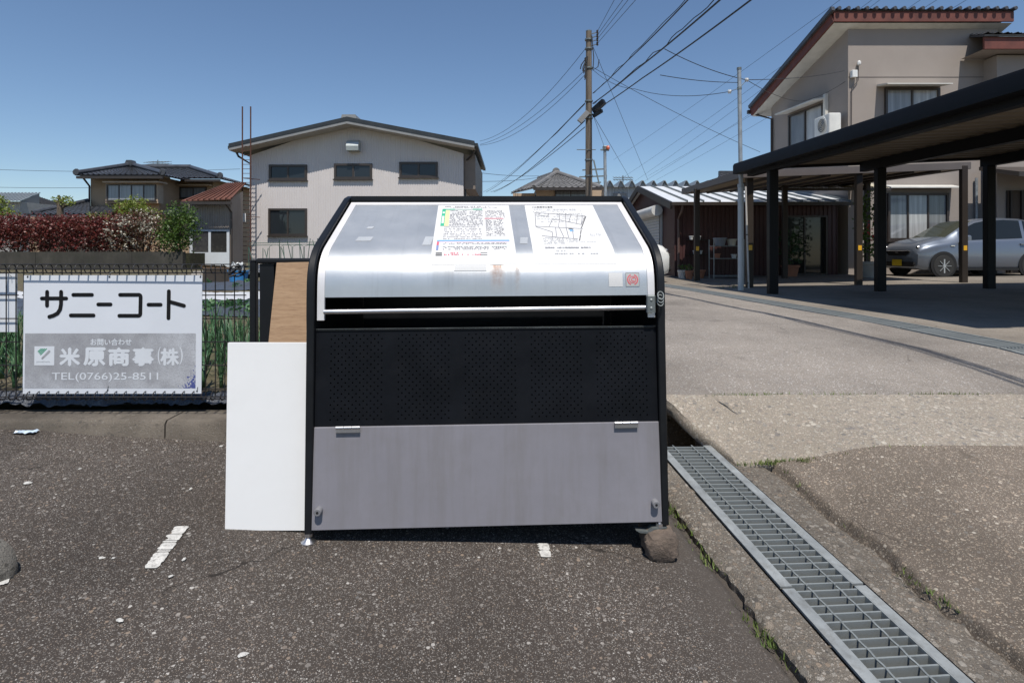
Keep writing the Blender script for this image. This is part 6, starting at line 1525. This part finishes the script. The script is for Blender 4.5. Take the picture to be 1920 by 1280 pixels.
ws_ = thing('wall_shelf', 'small wall shelf with white hanging pots on the maroon wall', 'shelf', (XU(1310, 15.6), 15.7, 1.3))
for z in (1.35, .95): MB().box(XU(1290, 15.8), XU(1335, 15.8), 15.72, 15.95, z, z + .02).build('shelf_board', BRW, ws_, world=True)
for k, (uu, z) in enumerate(((1296, 1.372), (1310, 1.372), (1303, .972), (1313, .972))):
    plant('flower_pot', 'small white pot standing on the maroon wall shelf', XU(uu, 15.82), 15.82, z, .06, .1, WPT, None, group='pots on the wall shelf')

# ------------------------------------------------------------------ weeds in the joints
WD = leafm('weed_leaf', [(.10,.17,.03), (.17,.25,.05), (.22,.27,.07), (.12,.15,.04)], .6, .3)
def weeds(label, spots, seed, h=.03):
    r = random.Random(seed); b = MB()
    for (x, y, z, n, sp) in spots:
        for k in range(n):
            p = Vector((x + r.gauss(0, sp), y + r.gauss(0, sp*.35), z)); a = r.uniform(0, 6.28); l = h*r.uniform(.4, 1.3); d = Vector((math.cos(a)*r.uniform(.2, .9), math.sin(a)*r.uniform(.2, .9), 1)).normalized(); e_ = Vector((-math.sin(a), math.cos(a), 0))*l*.09
            b.add([p - e_, p + e_, p + d*l*.6 + e_*.7 + Vector((0, 0, -.0)), p + d*l], [(0, 1, 2, 3)])
    o = b.build('weeds', WD, None, fix=False); setp(o, label, 'weeds', kind='stuff'); return o
r = random.Random(31); sp1 = []
for k in range(60):
    y = r.uniform(1.2, 2.6); x = strip_o(y) - r.uniform(-.01, .035); dens = max(0, noise.noise(Vector((y*5, 0, 2))) + .25)
    sp1.append((x, y, lot(x, y) - .01, int(28*dens), .014))
weeds('green weeds in the joint between the dark asphalt and channel edge', sp1, 1, .024)
sp2 = []
for k in range(60):
    y = r.uniform(1.3, 2.7); x = strip_ro(y) + r.uniform(-.015, .02); dens = max(0, noise.noise(Vector((y*4, 3, 7))) + .08); sp2.append((x, y, right_z(x, y) - .004, int(16*dens), .012))
for k in range(16): x = 1.12 + r.uniform(0, .34); sp2.append((x, slab_n(x) - .005 + r.uniform(-.015, .015), right_z(x, 2.74) + .002, 22, .02))
for k in range(70): x = r.uniform(1.5, 4.5); sp2.append((x, slab_n(x) + r.uniform(-.01, .01), right_z(x, 2.74) - .002, int(9*max(0, noise.noise(Vector((x*3, 9, 7))) + .3)), .02))
weeds('short weeds along the near joint of the pale concrete crossing', sp2, 2, .022)
sp3 = [(x, 3.37 + r.uniform(-.01, .012), right_z(x, 3.37) + .002, int(34*max(0, noise.noise(Vector((x*2.5, 4, 1))) + .35)), .03) for x in [1.2 + k*.05 for k in range(60)]]
weeds('strip of grass in the far joint between crossing and road', sp3, 3, .022)
sp4 = [(xc(y) + .5 + r.uniform(0, 6), 11.2 + r.uniform(-.3, .3), .33, 10, .06) for y in [10]*14]
weeds('sparse weeds on the pale concrete behind the black carport posts', sp4, 4, .06)

fw = foliage('far_wood', DRK, None, [q for k in range(26) for q in blob_pts((-42 + k * 3.0 + (k % 3), 84 + (k % 4) * 2, 2.4), 2.2, 1.5, 2.6, 260, 200 + k)], .5, 9)
setp(fw, 'far dark belt of trees closing the end of the road', 'trees', kind='stuff')
